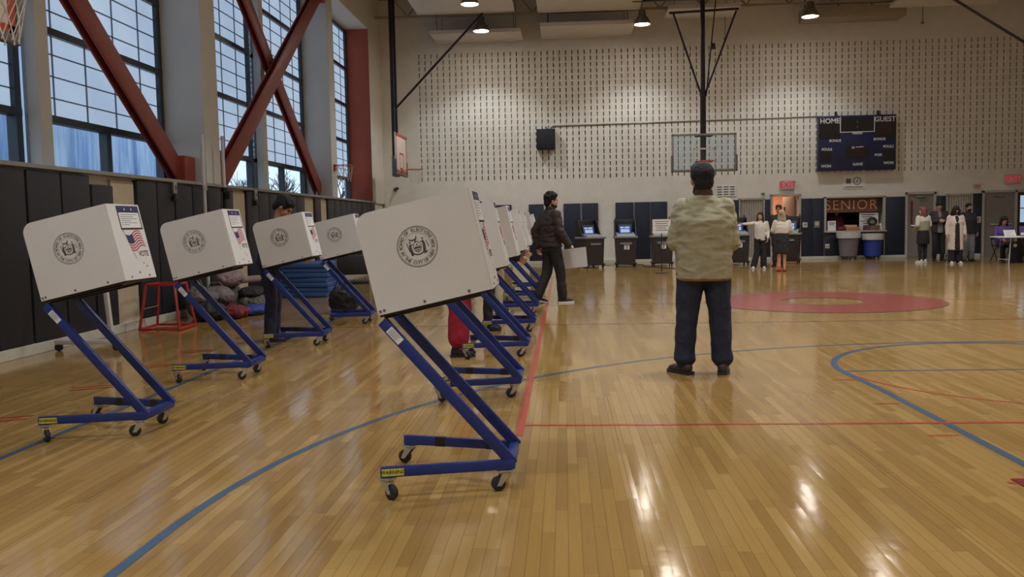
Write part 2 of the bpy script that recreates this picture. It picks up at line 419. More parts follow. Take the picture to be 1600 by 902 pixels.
for a,b_,c,d in rects(XL, XR+.2, 0, ZC, holes+[(SX0,SX1,SZ0,SZ1)]):
    box(bm, ((a+b_)/2, YB+.06, (c+d)/2), (b_-a,.12,d-c))
def quad(bm,*p): bm.faces.new([bm.verts.new(q) for q in p])
PX = .2; sw, sh, dep = .027, .066, .12
nx = int((SX1-SX0)/PX+.5); nz = int((SZ1-SZ0)/PX+.5)
for i in range(nx):
    x0 = SX0+i*PX; x1 = x0+PX; xc = (x0+x1)/2
    a, b_ = xc-sw/1.0*.62, xc+sw/1.0*.62
    quad(bm,(x0,YB,SZ0),(a,YB,SZ0),(a,YB,SZ1),(x0,YB,SZ1)); quad(bm,(b_,YB,SZ0),(x1,YB,SZ0),(x1,YB,SZ1),(b_,YB,SZ1))
    for k in range(nz):
        z0 = SZ0+k*PX; z1 = z0+PX; c, d = z0+.1-sh, z0+.1+sh; y2 = YB+dep
        quad(bm,(a,YB,z0),(b_,YB,z0),(b_,YB,c),(a,YB,c)); quad(bm,(a,YB,d),(b_,YB,d),(b_,YB,z1),(a,YB,z1))
        quad(bm,(a,y2,c),(b_,y2,c),(b_,y2,d),(a,y2,d))
        quad(bm,(a,YB,c),(b_,YB,c),(b_,y2,c),(a,y2,c)); quad(bm,(a,y2,d),(b_,y2,d),(b_,YB,d),(a,YB,d))
        quad(bm,(a,YB,c),(a,y2,c),(a,y2,d),(a,YB,d)); quad(bm,(b_,y2,c),(b_,YB,c),(b_,YB,d),(b_,y2,d))
wall_back = struct('wall_back', bm, M['block'], recalc=False)
bm = newbm()
for a,b_,c,d in rects(XL, XR, 0, .1, [(6.70,7.64,0,.2),(10.97,11.9,0,.2),(13.3,16.0,0,.2)]): box(bm, ((a+b_)/2, YB-.045, .05), (b_-a,.09,.1), bev=.006)
struct('baseboard_back', bm, M['basewhite'])

# ---- right wall and the wall behind the camera
bm = newbm(); box(bm, (XR+.1, (YF+YB)/2, ZC/2), (.2, YB-YF+.4, ZC)); struct('wall_right', bm, M['wallpaint'])
bm = newbm(); box(bm, ((XL+XR)/2, YF-.1, ZC/2), (XR-XL+2, .2, ZC)); struct('wall_front', bm, M['wallpaint'])

# ---- left wall: low padded wall, piers, window recesses
PIERS = [(-1.35,-.75),(6.5,7.1),(14.55,15.17),(22.63,23.17)]
ZS, ZH = 2.08, 7.42           # sill and head of the windows
bm = newbm()
box(bm, ((XL-.06+XW-.15)/2, (YF+YB)/2, ZS/2), (XL-.06-(XW-.15), YB-YF+.3, ZS))
box(bm, ((XL+XW-.15)/2, (YF+YB)/2, (ZH+ZC)/2), (XL-XW+.15, YB-YF+.3, ZC-ZH))
box(bm, ((XL+XW-.15)/2, (27.47+YB+.1)/2, (ZS+ZH)/2), (XL-XW+.15, YB+.1-27.47, ZH-ZS))
wall_left = struct('wall_left', bm, M['wallpaint'])
bm = newbm()
for a,b_ in PIERS: box(bm, ((XL+XW-.1)/2, (a+b_)/2, (ZS+ZH)/2+.0), (XL-XW+.1, b_-a, ZH-ZS), bev=.01)
for k,y in enumerate((2.85,10.75,18.9)): box(bm, (-6.46,y,(ZS+ZH)/2), (.16,.26,ZH-ZS), bev=.012)
struct('wall_left_pier', bm, M['column'])
bm = newbm(); box(bm, ((XL+XW)/2, 27.47-.012, (ZS+ZH)/2), (XL-XW,.024,ZH-ZS)); struct('wall_left_return', bm, M['redwall'])
bm = newbm(); box(bm, (XL+.0, (YF+27.6)/2, ZS+.02), (.13, 27.6-YF, .05), bev=.006); box(bm, (XL-.35,(YF+27.6)/2,ZS+.008),(.74,27.6-YF,.016)); struct('trim_1', bm, M['trimgrey'])
bm = newbm(); box(bm, (XL-.005, (YF+YB)/2, .06), (.07, YB-YF, .12), bev=.006); struct('baseboard_left', bm, M['basewhite'])

# ---- windows
def frosted():
    m, t, b = nt('lit_frosted_panel'); t.nodes.remove(b); N = t.nodes.new; L = t.links.new
    geo = N('ShaderNodeNewGeometry'); n = N('ShaderNodeTexNoise'); n.inputs['Scale'].default_value = .55; n.inputs['Detail'].default_value = 5; L(geo.outputs['Position'], n.inputs[0])
    r = N('ShaderNodeValToRGB'); r.color_ramp.elements[0].position = .3; r.color_ramp.elements[1].position = .72
    r.color_ramp.elements[0].color = lin((142,166,194)); r.color_ramp.elements[1].color = lin((166,187,210)); L(n.outputs['Fac'], r.inputs[0])
    e = N('ShaderNodeEmission'); e.inputs[1].default_value = 1.0; L(r.outputs[0], e.inputs[0])
    g = N('ShaderNodeBsdfDiffuse'); g.inputs[0].default_value = (.25,.27,.3,1)
    mx = N('ShaderNodeAddShader'); L(e.outputs[0], mx.inputs[0]); L(g.outputs[0], mx.inputs[1]); L(mx.outputs[0], t.nodes['Material Output'].inputs[0]); return m
M['frosted'] = frosted()
def clear_glass():
    m, t, b = nt('clear_pane'); t.nodes.remove(b); N = t.nodes.new; L = t.links.new
    tr = N('ShaderNodeBsdfTransparent'); tr.inputs[0].default_value = (.86,.92,.97,1); gl = N('ShaderNodeBsdfGlossy'); gl.inputs['Roughness'].default_value = .05
    mx = N('ShaderNodeMixShader'); mx.inputs[0].default_value = .06
    L(tr.outputs[0], mx.inputs[1]); L(gl.outputs[0], mx.inputs[2]); L(mx.outputs[0], t.nodes['Material Output'].inputs[0]); return m
M['pane'] = clear_glass()
bays = [(-5.0,-1.35),(-.75,2.72),(2.98,6.5),(7.1,10.62),(10.88,14.55),(15.17,18.77),(19.03,22.63),(23.17,27.45)]
for wi,(y0,y1) in enumerate(bays):
    yc = (y0+y1)/2; wd = y1-y0
    bm = newbm(); box(bm, (XW-.03,yc,(2.86+ZH)/2), (.05,wd,ZH-2.86)); w = struct('window_%d' % (wi+1), bm, M['frosted'])
    bm = newbm()                                             # heavy frame
    for z in (2.83,3.96,5.07,6.19,7.34): box(bm, (XW,yc,z), (.13,wd,.095))
    for y in (y0+.06,y1-.06): box(bm, (XW-.005,y,(ZS+ZH)/2), (.13,.12,ZH-ZS))
    box(bm, (XW,yc,ZS+.04), (.13,wd,.08)); box(bm, (XW,yc-.02,(ZS+2.83)/2), (.12,.13,2.83-ZS))
    obj('window_frame', bm, M['frame'], w, 0)
    bm = newbm()                                             # thin grid over the frosted panel
    for z0,z1 in ((2.83,3.96),(3.96,5.07),(5.07,6.19),(6.19,7.34)):
        for k in (1,2,3): box(bm, (XW,yc,z0+(z1-z0)*k/4), (.03,wd,.015))
    nv = max(3,round(wd/.69))
    for k in range(1,nv): box(bm, (XW,y0+.55+(k-1)*(wd-.75)/(nv-1.4),(2.83+ZH)/2), (.028,.014,ZH-2.83))
    obj('panel_grid', bm, M['gridline'], w, 0)
    bm = newbm(); box(bm, (XW,yc,(ZS+2.83)/2), (.012,wd,2.83-ZS)); obj('clear_pane', bm, M['pane'], w, 0)

# ---- diagonal red braces (wide flange steel)
def brace(p0, p1, label, cx=-6.16, w=.34, d=.12):
    a = V((cx,)+p0); b_ = V((cx,)+p1); bm = newbm()
    dirv = (b_-a).normalized(); px = V((1,0,0))
    o = px*(d/2)
    side = dirv.cross(px)
    for s in (-1,1): beam(bm, a+o*s, b_+o*s, .035, w, up=side, bev=.008)
    beam(bm, a, b_, d-.03, .025, up=side)
    ob = obj('diagonal_brace', bm, M['brace'], None, 30)
    tag(ob, label, 'steel brace', None); return ob
b1 = brace((6.8,7.62),(14.25,2.22), 'red steel brace slanting down to the foot of the widest grey pier', cx=-6.27)
bm = newbm(); box(bm, (-6.27,14.34,2.32), (.30,.40,.48), bev=.01); obj('foot_plate', bm, M['brace'], b1)
brace((7.2,2.2),(14.5,7.5), 'red steel brace rising out of the picture top behind the nearest diagonal', cx=-6.45, w=.3, d=.12)
brace((15.45,7.55),(22.6,2.3), 'red steel brace of the far crossed pair, slanting down towards the back wall', cx=-6.30, d=.12)
b2 = brace((15.35,1.9+.2),(22.55,7.33), 'red steel brace of the far crossed pair, rising towards the back wall', cx=-6.10, w=.36, d=.12)
bm = newbm(); box(bm, (-6.10,15.3,2.3), (.30,.24,.44), bev=.01); obj('foot_plate', bm, M['brace'], b2)
bm = newbm(); box(bm, (-6.10,22.50,7.25), (.30,.24,.44), bev=.01); obj('top_plate', bm, M['brace'], b2)

# ---- outside, seen through the clear strip
bm = newbm(); box(bm, (-16,15,-.3), (18,70,.2)); struct('ground_outside', bm, M['concrete'])
def facade_mat():
    m, t, b = nt('pale_blue_facade'); N = t.nodes.new; L = t.links.new
    geo = N('ShaderNodeNewGeometry'); mp = N('ShaderNodeMapping'); mp.inputs['Scale'].default_value = (1,3.2,.35); L(geo.outputs['Position'], mp.inputs[0])
    n = N('ShaderNodeTexNoise'); n.inputs['Scale'].default_value = 1.3; n.inputs['Detail'].default_value = 6; L(mp.outputs[0], n.inputs[0])
    r = N('ShaderNodeValToRGB'); r.color_ramp.elements[0].position = .35; r.color_ramp.elements[1].position = .68
    r.color_ramp.elements[0].color = lin((128,168,214)); r.color_ramp.elements[1].color = lin((214,228,244)); L(n.outputs['Fac'], r.inputs[0]); L(r.outputs[0], b.inputs['Base Color'])
    b.inputs['Roughness'].default_value = .8; return m
M['facade'] = facade_mat()
bm = newbm(); box(bm, (-15.5,23,4), (.6,26,9)); 
for y in range(11,36,2): box(bm, (-15.15,y,4), (.12,.25,9))
tag(obj('building', bm, M['facade'], None, 0), 'pale blue building seen through the low panes left of the nearest brace', 'building')
def tree(loc, h, seed, label):
    rnd = random.Random(seed); bm = newbm()
    def grow(p, d, L0, r, k):
        q = p+d*L0; cyl(bm, p, q, r, r*.7, 6)
        if k == 0: return
        for j in range(3 if k > 1 else 2):
            nd = (d+V((rnd.uniform(-.8,.8),rnd.uniform(-.8,.8),rnd.uniform(-.1,.5)))).normalized(); grow(p+d*L0*rnd.uniform(.6,1), nd, L0*rnd.uniform(.6,.85), r*.6, k-1)
    grow(V((0,0,-.3)), V((.03,.02,1)), h*.28, .12, 5)
    o = obj('bare_tree', bm, M['bark'], None, 40); o.location = loc; tag(o, label, 'tree'); return o
tree((-10.6,29.5,0), 5.0, 9, 'bare winter tree outside, seen between wide pier and mid column')
tree((-10.5,33,0), 5.5, 3, 'bare winter tree outside, seen under the left half of the crossed braces')
tree((-9.8,36.5,0), 5.2, 5, 'bare winter tree outside, seen through the low panes beside the far brace foot')
# ================================================================== VOTING BOOTHS
TB = radians(12.4); BW, BH, BD, BT = .585, .515, .42, .009     # tilt, length, height, lateral width, sheet thickness
BO = V((-.635, 0, .902))                                        # lower rear corner of the box
AX = V((cos(TB),0,sin(TB))); BX = V((-sin(TB),0,cos(TB)))
def bp(a, y, b): return BO+AX*a+BX*b+V((0,y,0))
def side_mtx(y, s):   # face of a side sheet seen from outside: x along AX for the near side
    return plane_mtx(bp(0,y,0), AX*s, BX)
def caster(parent, x, y, ang, zt=.107):
    c = newbm(); ca, sa = cos(ang), sin(ang)
    R = Matrix.Translation((x,y,0)) @ Matrix.Rotation(ang,4,'Z')
    box(c, (0,0,zt-.004), (.075,.055,.008), mtx=R, bev=.002); 
    lathe(c, [(.024,.086),(.026,.094),(.022,zt-.008)], 14, R)
    for s in (-1,1):
        prism(c, [(-.018,.092),(.03,.092),(-.022,.030),(-.046,.030)], R @ plane_mtx((0,s*.0205,0),(1,0,0),(0,0,1)), .003)
    lathe(c, [(.008,-.025),(.008,.025)], 10, R @ Matrix.Translation((-.032,0,.038)) @ Matrix.Rotation(pi/2,4,'X'))
    o = obj('caster', c, M['chrome'], parent)
    w = newbm(); lathe(w, [(.030,-.014),(.036,-.012),(.038,-.006),(.038,.006),(.036,.012),(.030,.014)], 24, R @ Matrix.Translation((-.032,0,.0385)) @ Matrix.Rotation(pi/2,4,'X'))
    obj('wheel', w, M['rubber'], o)
def make_booth():
    t = thing('voting_booth', 'x', 'voting booth')
    # --- frame
    f = newbm(); hz = .135
    beam(f, (.012,-.205,hz), (.012,.205,hz), .046, .05, bev=.004)
    obj('cross_bar', f, M['blue'], t)
    rails = []
    for s in (-1,1):
        f = newbm(); beam(f, (.03,s*.185,hz), (-.625,s*.335,hz), .028, .052, bev=.004)
        rails.append(obj('base_rail', f, M['blue'], t))
        f = newbm(); beam(f, (.028,s*.188,hz), (-.622,s*.188,.872), .030, .056, bev=.004)
        obj('post', f, M['blue'], t)
        f = newbm(); beam(f, tuple(bp(.01,s*.13,-.020)), tuple(bp(.52,s*.13,-.020)), .025, .014, bev=.002); obj('shelf_arm', f, M['blacktrim'], t)
    # sticker on the rail ends and labels on the posts
    d = V((-.655,-.150,0)).normalized()
    for s,r in ((-1,rails[0]),(1,rails[1])):
        dd = V((d.x,d.y if s < 0 else -d.y,0)); nrm = V((dd.y,-dd.x,0)) if s > 0 else V((-dd.y,dd.x,0))
        if nrm.y*s < 0: nrm = -nrm
        c = V((-.565,s*.3213,hz))+nrm*.0146
        q = newbm(); prism(q, [(-.055,-.018),(.055,-.018),(.055,.018),(-.055,.018)], plane_mtx(c, dd*(s), (0,0,1)), .0006)
        st = obj('warning_sticker', q, M['yellow'], r, 0)
        q = newbm(); text(q, 'WARNING', .026, plane_mtx(c+nrm*.0008, dd*s, (0,0,1)), bold=.0006); obj('sticker_lettering', q, M['printdark'], st, 0)
        if s > 0:
            for u in (.12,.42): q = newbm(); beam(q, V((.03,s*.185,hz))+dd*u, V((.03,s*.185,hz))+dd*(u+.06), .0292, .0532); obj('black_tape', q, M['blacktrim'], r, 0)
    pd = V((-.65,0,.737)).normalized()
    for s in (-1,1):
        c = V((.028,0,hz))+pd*.885; c.y = s*(.188+.0154)
        q = newbm(); mm = plane_mtx(c, pd*(1 if s > 0 else -1), V((0,s,0)).cross(pd*(1 if s > 0 else -1)))
        prism(q, [(-.045,-.02),(.045,-.02),(.045,.02),(-.045,.02)], mm, .0006); lb = obj('post_label', q, M['paper'], t, 0)
        q = newbm()
        for k in range(4): prism(q, [(-.038,-.014+k*.008),(.02+.008*(k%2),-.014+k*.008),(.02+.008*(k%2),-.011+k*.008),(-.038,-.011+k*.008)], mm @ Matrix.Translation((0,0,.0007)), .0003)
        obj('label_print', q, M['print'], lb, 0)
    for (x,y,a) in ((-.595,-.325,2.5),(-.595,.325,-.4),(-.02,-.19,.35),(-.02,.19,.9)): caster(t, x, y, a)
    # --- box : two side wings, back panel, writing shelf
    rc = .07; pts = [(0,0),(BW,0),(BW,BH)]+[(rc-rc*sin(a), BH-rc+rc*cos(a)) for a in [k*pi/2/8 for k in range(9)]]
    wings = []
    for s in (-1,1):
        q = newbm(); Mx = plane_mtx(bp(0, s*BD/2+BT/2, 0), AX, BX)          # z = AX x BX = -y
        prism(q, pts, Mx, BT)
        wings.append(obj('side_wing', q, M['white'], t, 25))
    q = newbm(); prism(q, [(-BD/2,0),(BD/2,0),(BD/2,BH),(-BD/2,BH)], plane_mtx(bp(BW,0,0), (0,1,0), BX), BT)
    back = obj('back_panel', q, M['white'], t, 25)
    q = newbm(); prism(q, [(.004,-BD/2+.004),(BW-.004,-BD/2+.004),(BW-.004,BD/2-.004),(.004,BD/2-.004)], plane_mtx(bp(0,0,.012), AX, (0,1,0)), .012); obj('writing_shelf', q, M['white'], t, 25)
    q = newbm(); prism(q, [(.004,-BD/2+.012),(BW-.004,-BD/2+.012),(BW-.004,BD/2-.012),(.004,BD/2-.012)], plane_mtx(bp(0,0,-.012), AX, (0,1,0)), .023); obj('shelf_tray', q, M['blacktrim'], t, 0)
    # --- bolts
    for s,w in ((-1,wings[0]),(1,wings[1])):
        q = newbm(); mm = plane_mtx(bp(0, s*(BD/2+BT/2), 0), AX*(-s), BX)
        for (a,b) in ((.245,.018),(.475,.018),(.014,.018),(.035,.020)): lathe(q, [(.0075,0),(.0075,.002),(.004,.004)], 10, mm @ Matrix.Translation((a*(-s),b,0)))
        obj('bolt', q, M['bolt'], w)
    q = newbm(); mm = plane_mtx(bp(BW+BT,0,0), (0,1,0), BX)
    for (a,b) in ((-.12,.02),(.12,.02),(0,.045)): lathe(q, [(.0075,0),(.0075,.002),(.004,.004)], 10, mm @ Matrix.Translation((a,b,0)))
    obj('bolt', q, M['bolt'], back)
    # --- printed round seal on both wings
    for s,w in ((-1,wings[0]),(1,wings[1])):
        C = plane_mtx(bp(.275, s*(BD/2+BT/2+.0003), .292), AX*(-s), BX)
        R0 = .103; th = .0004
        q = newbm(); annulus(q, R0*.965, R0, C, th); annulus(q, R0*.925, R0*.935, C, th); annulus(q, R0*.66, R0*.675, C, th, 48); 
        def ringtext(txt, rad, size, amid, step, inward):
            n = len(txt)
            for i,ch in enumerate(txt):
                if ch == ' ': continue
                k = i-(n-1)/2
                a = amid-k*step if not inward else amid+k*step
                rot = a-pi/2 if not inward else a+pi/2
                text(q, ch, size, C @ Matrix.Translation((rad*cos(a),rad*sin(a),0)) @ Matrix.Rotation(rot,4,'Z'), th, bold=.0007)
        ringtext('BOARD OF ELECTIONS', R0*.80, R0*.21, radians(100), radians(9.0), False)
        ringtext('IN THE CITY OF NEW YORK', R0*.80, R0*.21, radians(280), radians(8.3), True)
        for a in (8,192): lathe(q, [(R0*.02,0),(R0*.02,th)], 8, C @ Matrix.Translation((R0*.8*cos(radians(a)),R0*.8*sin(radians(a)),0)))
        o = obj('seal', q, M['print'], w, 0); o['label'] = 'round grey printed seal'
        # emblem : bird on a globe over a shield, two robed supporters, ribbon below
        q = newbm(); S_ = R0*.62
        def pg(P): prism(q, [(x*S_,y*S_) for x,y in P], C, th)
        pg([(-.62,.74),(-.38,.62),(-.20,.60),(-.14,.50),(-.30,.48),(-.45,.52)])
        pg([(-.20,.60),(-.02,.66),(.10,.92),(.10,.62),(-.02,.48),(-.14,.50)]); pg([(-.12,.50),(-.02,.50),(.03,.34),(-.10,.34)])
        annulus(q, S_*.30, S_*.35, C @ Matrix.Translation((0,-.02*S_,0)) @ Matrix.Diagonal((.95,1.25,1,1)), th, 32)
        pg([(-.26,-.08),(-.1,.06),(.02,-.04),(.14,.08),(.27,-.08),(.24,-.16),(-.24,-.16)]); pg([(-.2,-.24),(.2,-.24),(.12,-.32),(-.12,-.32)])
        annulus(q, 0.0001, S_*.07, C @ Matrix.Translation((0,.16*S_,0)), th, 12)
        for sx,yo in ((-1,-.04),(1,.08)):
            pg([(sx*.46,.34+yo),(sx*.60,.30+yo),(sx*.66,.0+yo),(sx*.60,-.55+yo*.3),(sx*.36,-.58+yo*.3),(sx*.44,-.1+yo)])
            annulus(q, 0.0001, S_*.075, C @ Matrix.Translation((sx*.52*S_,(.45+yo)*S_,0)), th, 12)
            pg([(sx*.46,.26+yo),(sx*.30,.30+yo),(sx*.30,.24+yo),(sx*.46,.16+yo)])
        pg([(-.80,.42),(-.74,.46),(-.62,-.30),(-.68,-.32)]); pg([(.74,.36),(.80,.34),(.92,-.16),(.86,-.2)])
        annulus(q, S_*.60, S_*.70, C @ Matrix.Translation((0,.02*S_,0)), th, 24, radians(215), radians(325))
        pg([(-.62,-.62),(-.42,-.66),(-.44,-.56),(-.60,-.52)]); pg([(.42,-.66),(.66,-.60),(.80,-.44),(.62,-.50),(.44,-.56)])
        obj('seal_emblem', q, M['emblemink'], o, 0)
    # --- stickers on the back panel : leaflet, flag, VOTE
    C = plane_mtx(bp(BW+BT+.0003, -BD/2, BH), (0,1,0), BX)   # u right, v up; v measured down from the top edge
    def R_(q, u0,v0,u1,v1,z=0.,th=.0004): prism(q, [(u0,-v1),(u1,-v1),(u1,-v0),(u0,-v0)], C @ Matrix.Translation((0,0,z)), th)
    q = newbm(); R_(q,.112,.012,.402,.175); s1 = obj('leaflet', q, M['blacktrim'], back, 0)
    q = newbm(); R_(q,.125,.058,.389,.163,.0005); obj('leaflet_page', q, M['paper'], s1, 0)
    q = newbm(); R_(q,.118,.016,.396,.054,.0005); obj('leaflet_band', q, M['navyink'], s1, 0)
    q = newbm()
    for cu in (.215,.305):
        P = [((.011 if k%2==0 else .0045)*cos(pi/2+k*pi/5),(.011 if k%2==0 else .0045)*sin(pi/2+k*pi/5)) for k in range(10)]
        prism(q, P, C @ Matrix.Translation((cu,-.035,.0010)), .0004)
    obj('leaflet_star', q, M['paper'], s1, 0)
    q = newbm()
    for k in range(6): R_(q,.14,.070+k*.014,.14+(.22,.17,.21,.13,.20,.10)[k],.0735+k*.014,.001)
    obj('leaflet_print', q, M['print'], s1, 0)
    fx0,fy0,fx1,fy1 = .150,.195,.350,.305
    def FP(u,v):      # waving, slanted flag
        return (fx0+(fx1-fx0)*u+.03*v, -(fy0+(fy1-fy0)*v+.012*sin(u*6.5)-.022*u+.012))
    q = newbm()
    def strp(u0,u1,v0,v1,z):
        n = 10; top = [FP(u0+(u1-u0)*k/n,v0) for k in range(n+1)]; bot = [FP(u0+(u1-u0)*k/n,v1) for k in range(n,-1,-1)]
        prism(q, (top+bot)[::-1], C @ Matrix.Translation((0,0,z)), .0004)
    for k in range(7): strp(0 if k > 3 else .42,1,(2*k)/13,(2*k+1)/13,0)
    fl_ = obj('flag_sticker', q, M['redink'], back, 0); fl_['label'] = 'stars and stripes flag sticker'
    q = newbm(); strp(0,.42,0,7/13,0); obj('flag_canton', q, M['navyink'], fl_, 0)
    q = newbm(); prism(q, [(.128,-.185),(.134,-.185),(.218,-.375),(.212,-.375)], C, .0004); lathe(q, [(.007,0),(.007,.0004)], 10, C @ Matrix.Translation((.130,-.183,0))); obj('flag_staff', q, M['print'], fl_, 0)
    q = newbm(); text(q, 'VOTE', .052, C @ Matrix.Translation((.325,-.345,0)), .0004, bold=.0012); obj('vote_lettering', q, M['printdark'], back, 0)
    q = newbm(); R_(q,.285,.405,.305,.412); R_(q,.315,.428,.345,.434); obj('scuff_mark', q, M['print'], back, 0)
    return t
booth = make_booth(); BG = 'white voting booths on blue wheeled frames'
rows = [(-.300,4.59,0,'large white voting booth at the front, seal facing us, beside the red side line'),
 (-.385,7.00,radians(1),'white voting booth directly behind the large front booth, in the row by the red line'),
 (-.405,9.10,radians(-1),'third white booth from the front in the row by the red line'),
 (-.405,11.18,radians(1),'fourth white booth from the front in the row by the red line'),
 (-.43,13.35,0,'fifth white booth in the row by the red line, beside the walking man'),
 (-.43,15.45,0,'sixth white booth in the row by the red line, mostly hidden behind the walking man'),
 (-.43,17.6,0,'farthest white booth in the row by the red line, nearest the scanners'),
 (-2.79,5.80,radians(-1),'nearest white booth of the padded wall row, at the picture edge, flag on its back'),
 (-2.86,7.93,0,'second white booth in the padded wall row, in front of the red stool frame'),
 (-2.80,10.12,radians(1),'third white booth in the padded wall row, used by a dark haired voter'),
 (-2.74,12.3,radians(3),'farthest white booth in the padded wall row, with the chair behind it')]
for i,(x,y,a,l) in enumerate(rows):
    if i == 0: booth.location = (x,y,0); booth.rotation_euler = (0,0,a); booth['label'] = l; booth['group'] = BG
    else: dup(booth, (x,y,0), a, l, BG)

# ================================================================== PEOPLE
def remesh(bm, name, voxel, smooth_it, m, parent, wr=0., wf=9., ws=(1,1,1), seed=0):
    me = bpy.data.meshes.new(name); bm.to_mesh(me); bm.free()
    o = bpy.data.objects.new(name, me); COL.objects.link(o)
    r = o.modifiers.new('a','REMESH'); r.mode = 'VOXEL'; r.voxel_size = voxel; r.use_smooth_shade = True
    s = o.modifiers.new('b','SMOOTH'); s.factor = .5; s.iterations = smooth_it
    dg = bpy.context.evaluated_depsgraph_get(); dg.update()
    me2 = bpy.data.meshes.new_from_object(o.evaluated_get(dg)); me2.name = name
    bpy.data.objects.remove(o); bpy.data.meshes.remove(me)
    if wr:
        nn = [v.normal.copy() for v in me2.vertices]
        for v, nrm in zip(me2.vertices, nn):
            p = V((v.co.x*ws[0], v.co.y*ws[1], v.co.z*ws[2]))*wf+V((seed*3.1,seed*1.7,0))
            q = noise.noise(p)+.5*noise.noise(p*2.1)
            q = 1-abs(q)*2.2                                # ridged folds
            v.co += nrm*wr*q
    me2.polygons.foreach_set('use_smooth', [True]*len(me2.polygons))
    return link(name, me2, m, parent)
def cap(bm, p0, r0, p1, r1, n=14):
    cyl(bm, p0, p1, r0, r1, n); ell(bm, p0, (r0,)*3, u=n, v=8); ell(bm, p1, (r1,)*3, u=n, v=8)
def rings(bm, L_, n=22, mtx=None):
    mtx = mtx or Matrix(); R = []
    for (cx,cy,z,rx,ry) in L_:
        row = []
        for k in range(n):
            t = 2*pi*k/n; c, s = cos(t), sin(t); e = .8
            row.append(bm.verts.new(mtx @ V((cx+rx*math.copysign(abs(c)**e,c), cy+ry*math.copysign(abs(s)**e,s), z))))
        R.append(row)
    for a,b in zip(R,R[1:]):
        for k in range(n):
            l = (k+1) % n; bm.faces.new((a[k],a[l],b[l],b[k]))
    bm.faces.new(R[0][::-1]); bm.faces.new(R[-1])
def hand(bm, w, d, palm, side, curl=.35):
    """w wrist, d direction of the hand, palm normal, side = thumb side direction"""
    d = V(d).normalized(); pn = V(palm); pn = (pn-d*pn.dot(d)).normalized(); th = V(side); th = (th-d*th.dot(d)-pn*th.dot(pn)).normalized()
    w = V(w)
    for k,(o,ln) in enumerate(((.030,.072),(.010,.080),(-.010,.075),(-.029,.060))):
        kn = w+d*.082+th*o; cap(bm, w+d*.012+th*o*.55, .014, kn, .011, 8)
        a = curl*(1+.15*k); d1 = d*cos(a)+pn*sin(a); m = kn+d1*ln*.52
        d2 = d*cos(a*2.2)+pn*sin(a*2.2); cap(bm, kn, .0095, m, .0085, 8); cap(bm, m, .0085, m+d2*ln*.48, .0072, 8)
    b0 = w+d*.022+th*.022; dd = (d*.65+th*.75+pn*.25).normalized(); m = b0+dd*.042
    d2 = (d*.9+th*.25+pn*.35).normalized(); cap(bm, b0, .014, m, .011, 8); cap(bm, m, .0105, m+d2*.034, .008, 8)
DEF = dict(shL=(-.185,0,1.425), elL=(-.235,-.03,1.14), wrL=(-.245,.06,.90), shR=(.185,0,1.425), elR=(.235,-.03,1.14), wrR=(.245,.06,.90),
           hipL=(-.085,0,.93), knL=(-.10,.02,.50), anL=(-.115,-.01,.085), hipR=(.085,0,.93), knR=(.10,.02,.50), anR=(.115,-.01,.085),
           toeL=-8, toeR=8, lean=0., hyaw=0., hpitch=0., bulk=1., handL=None, handR=None, sit=False)
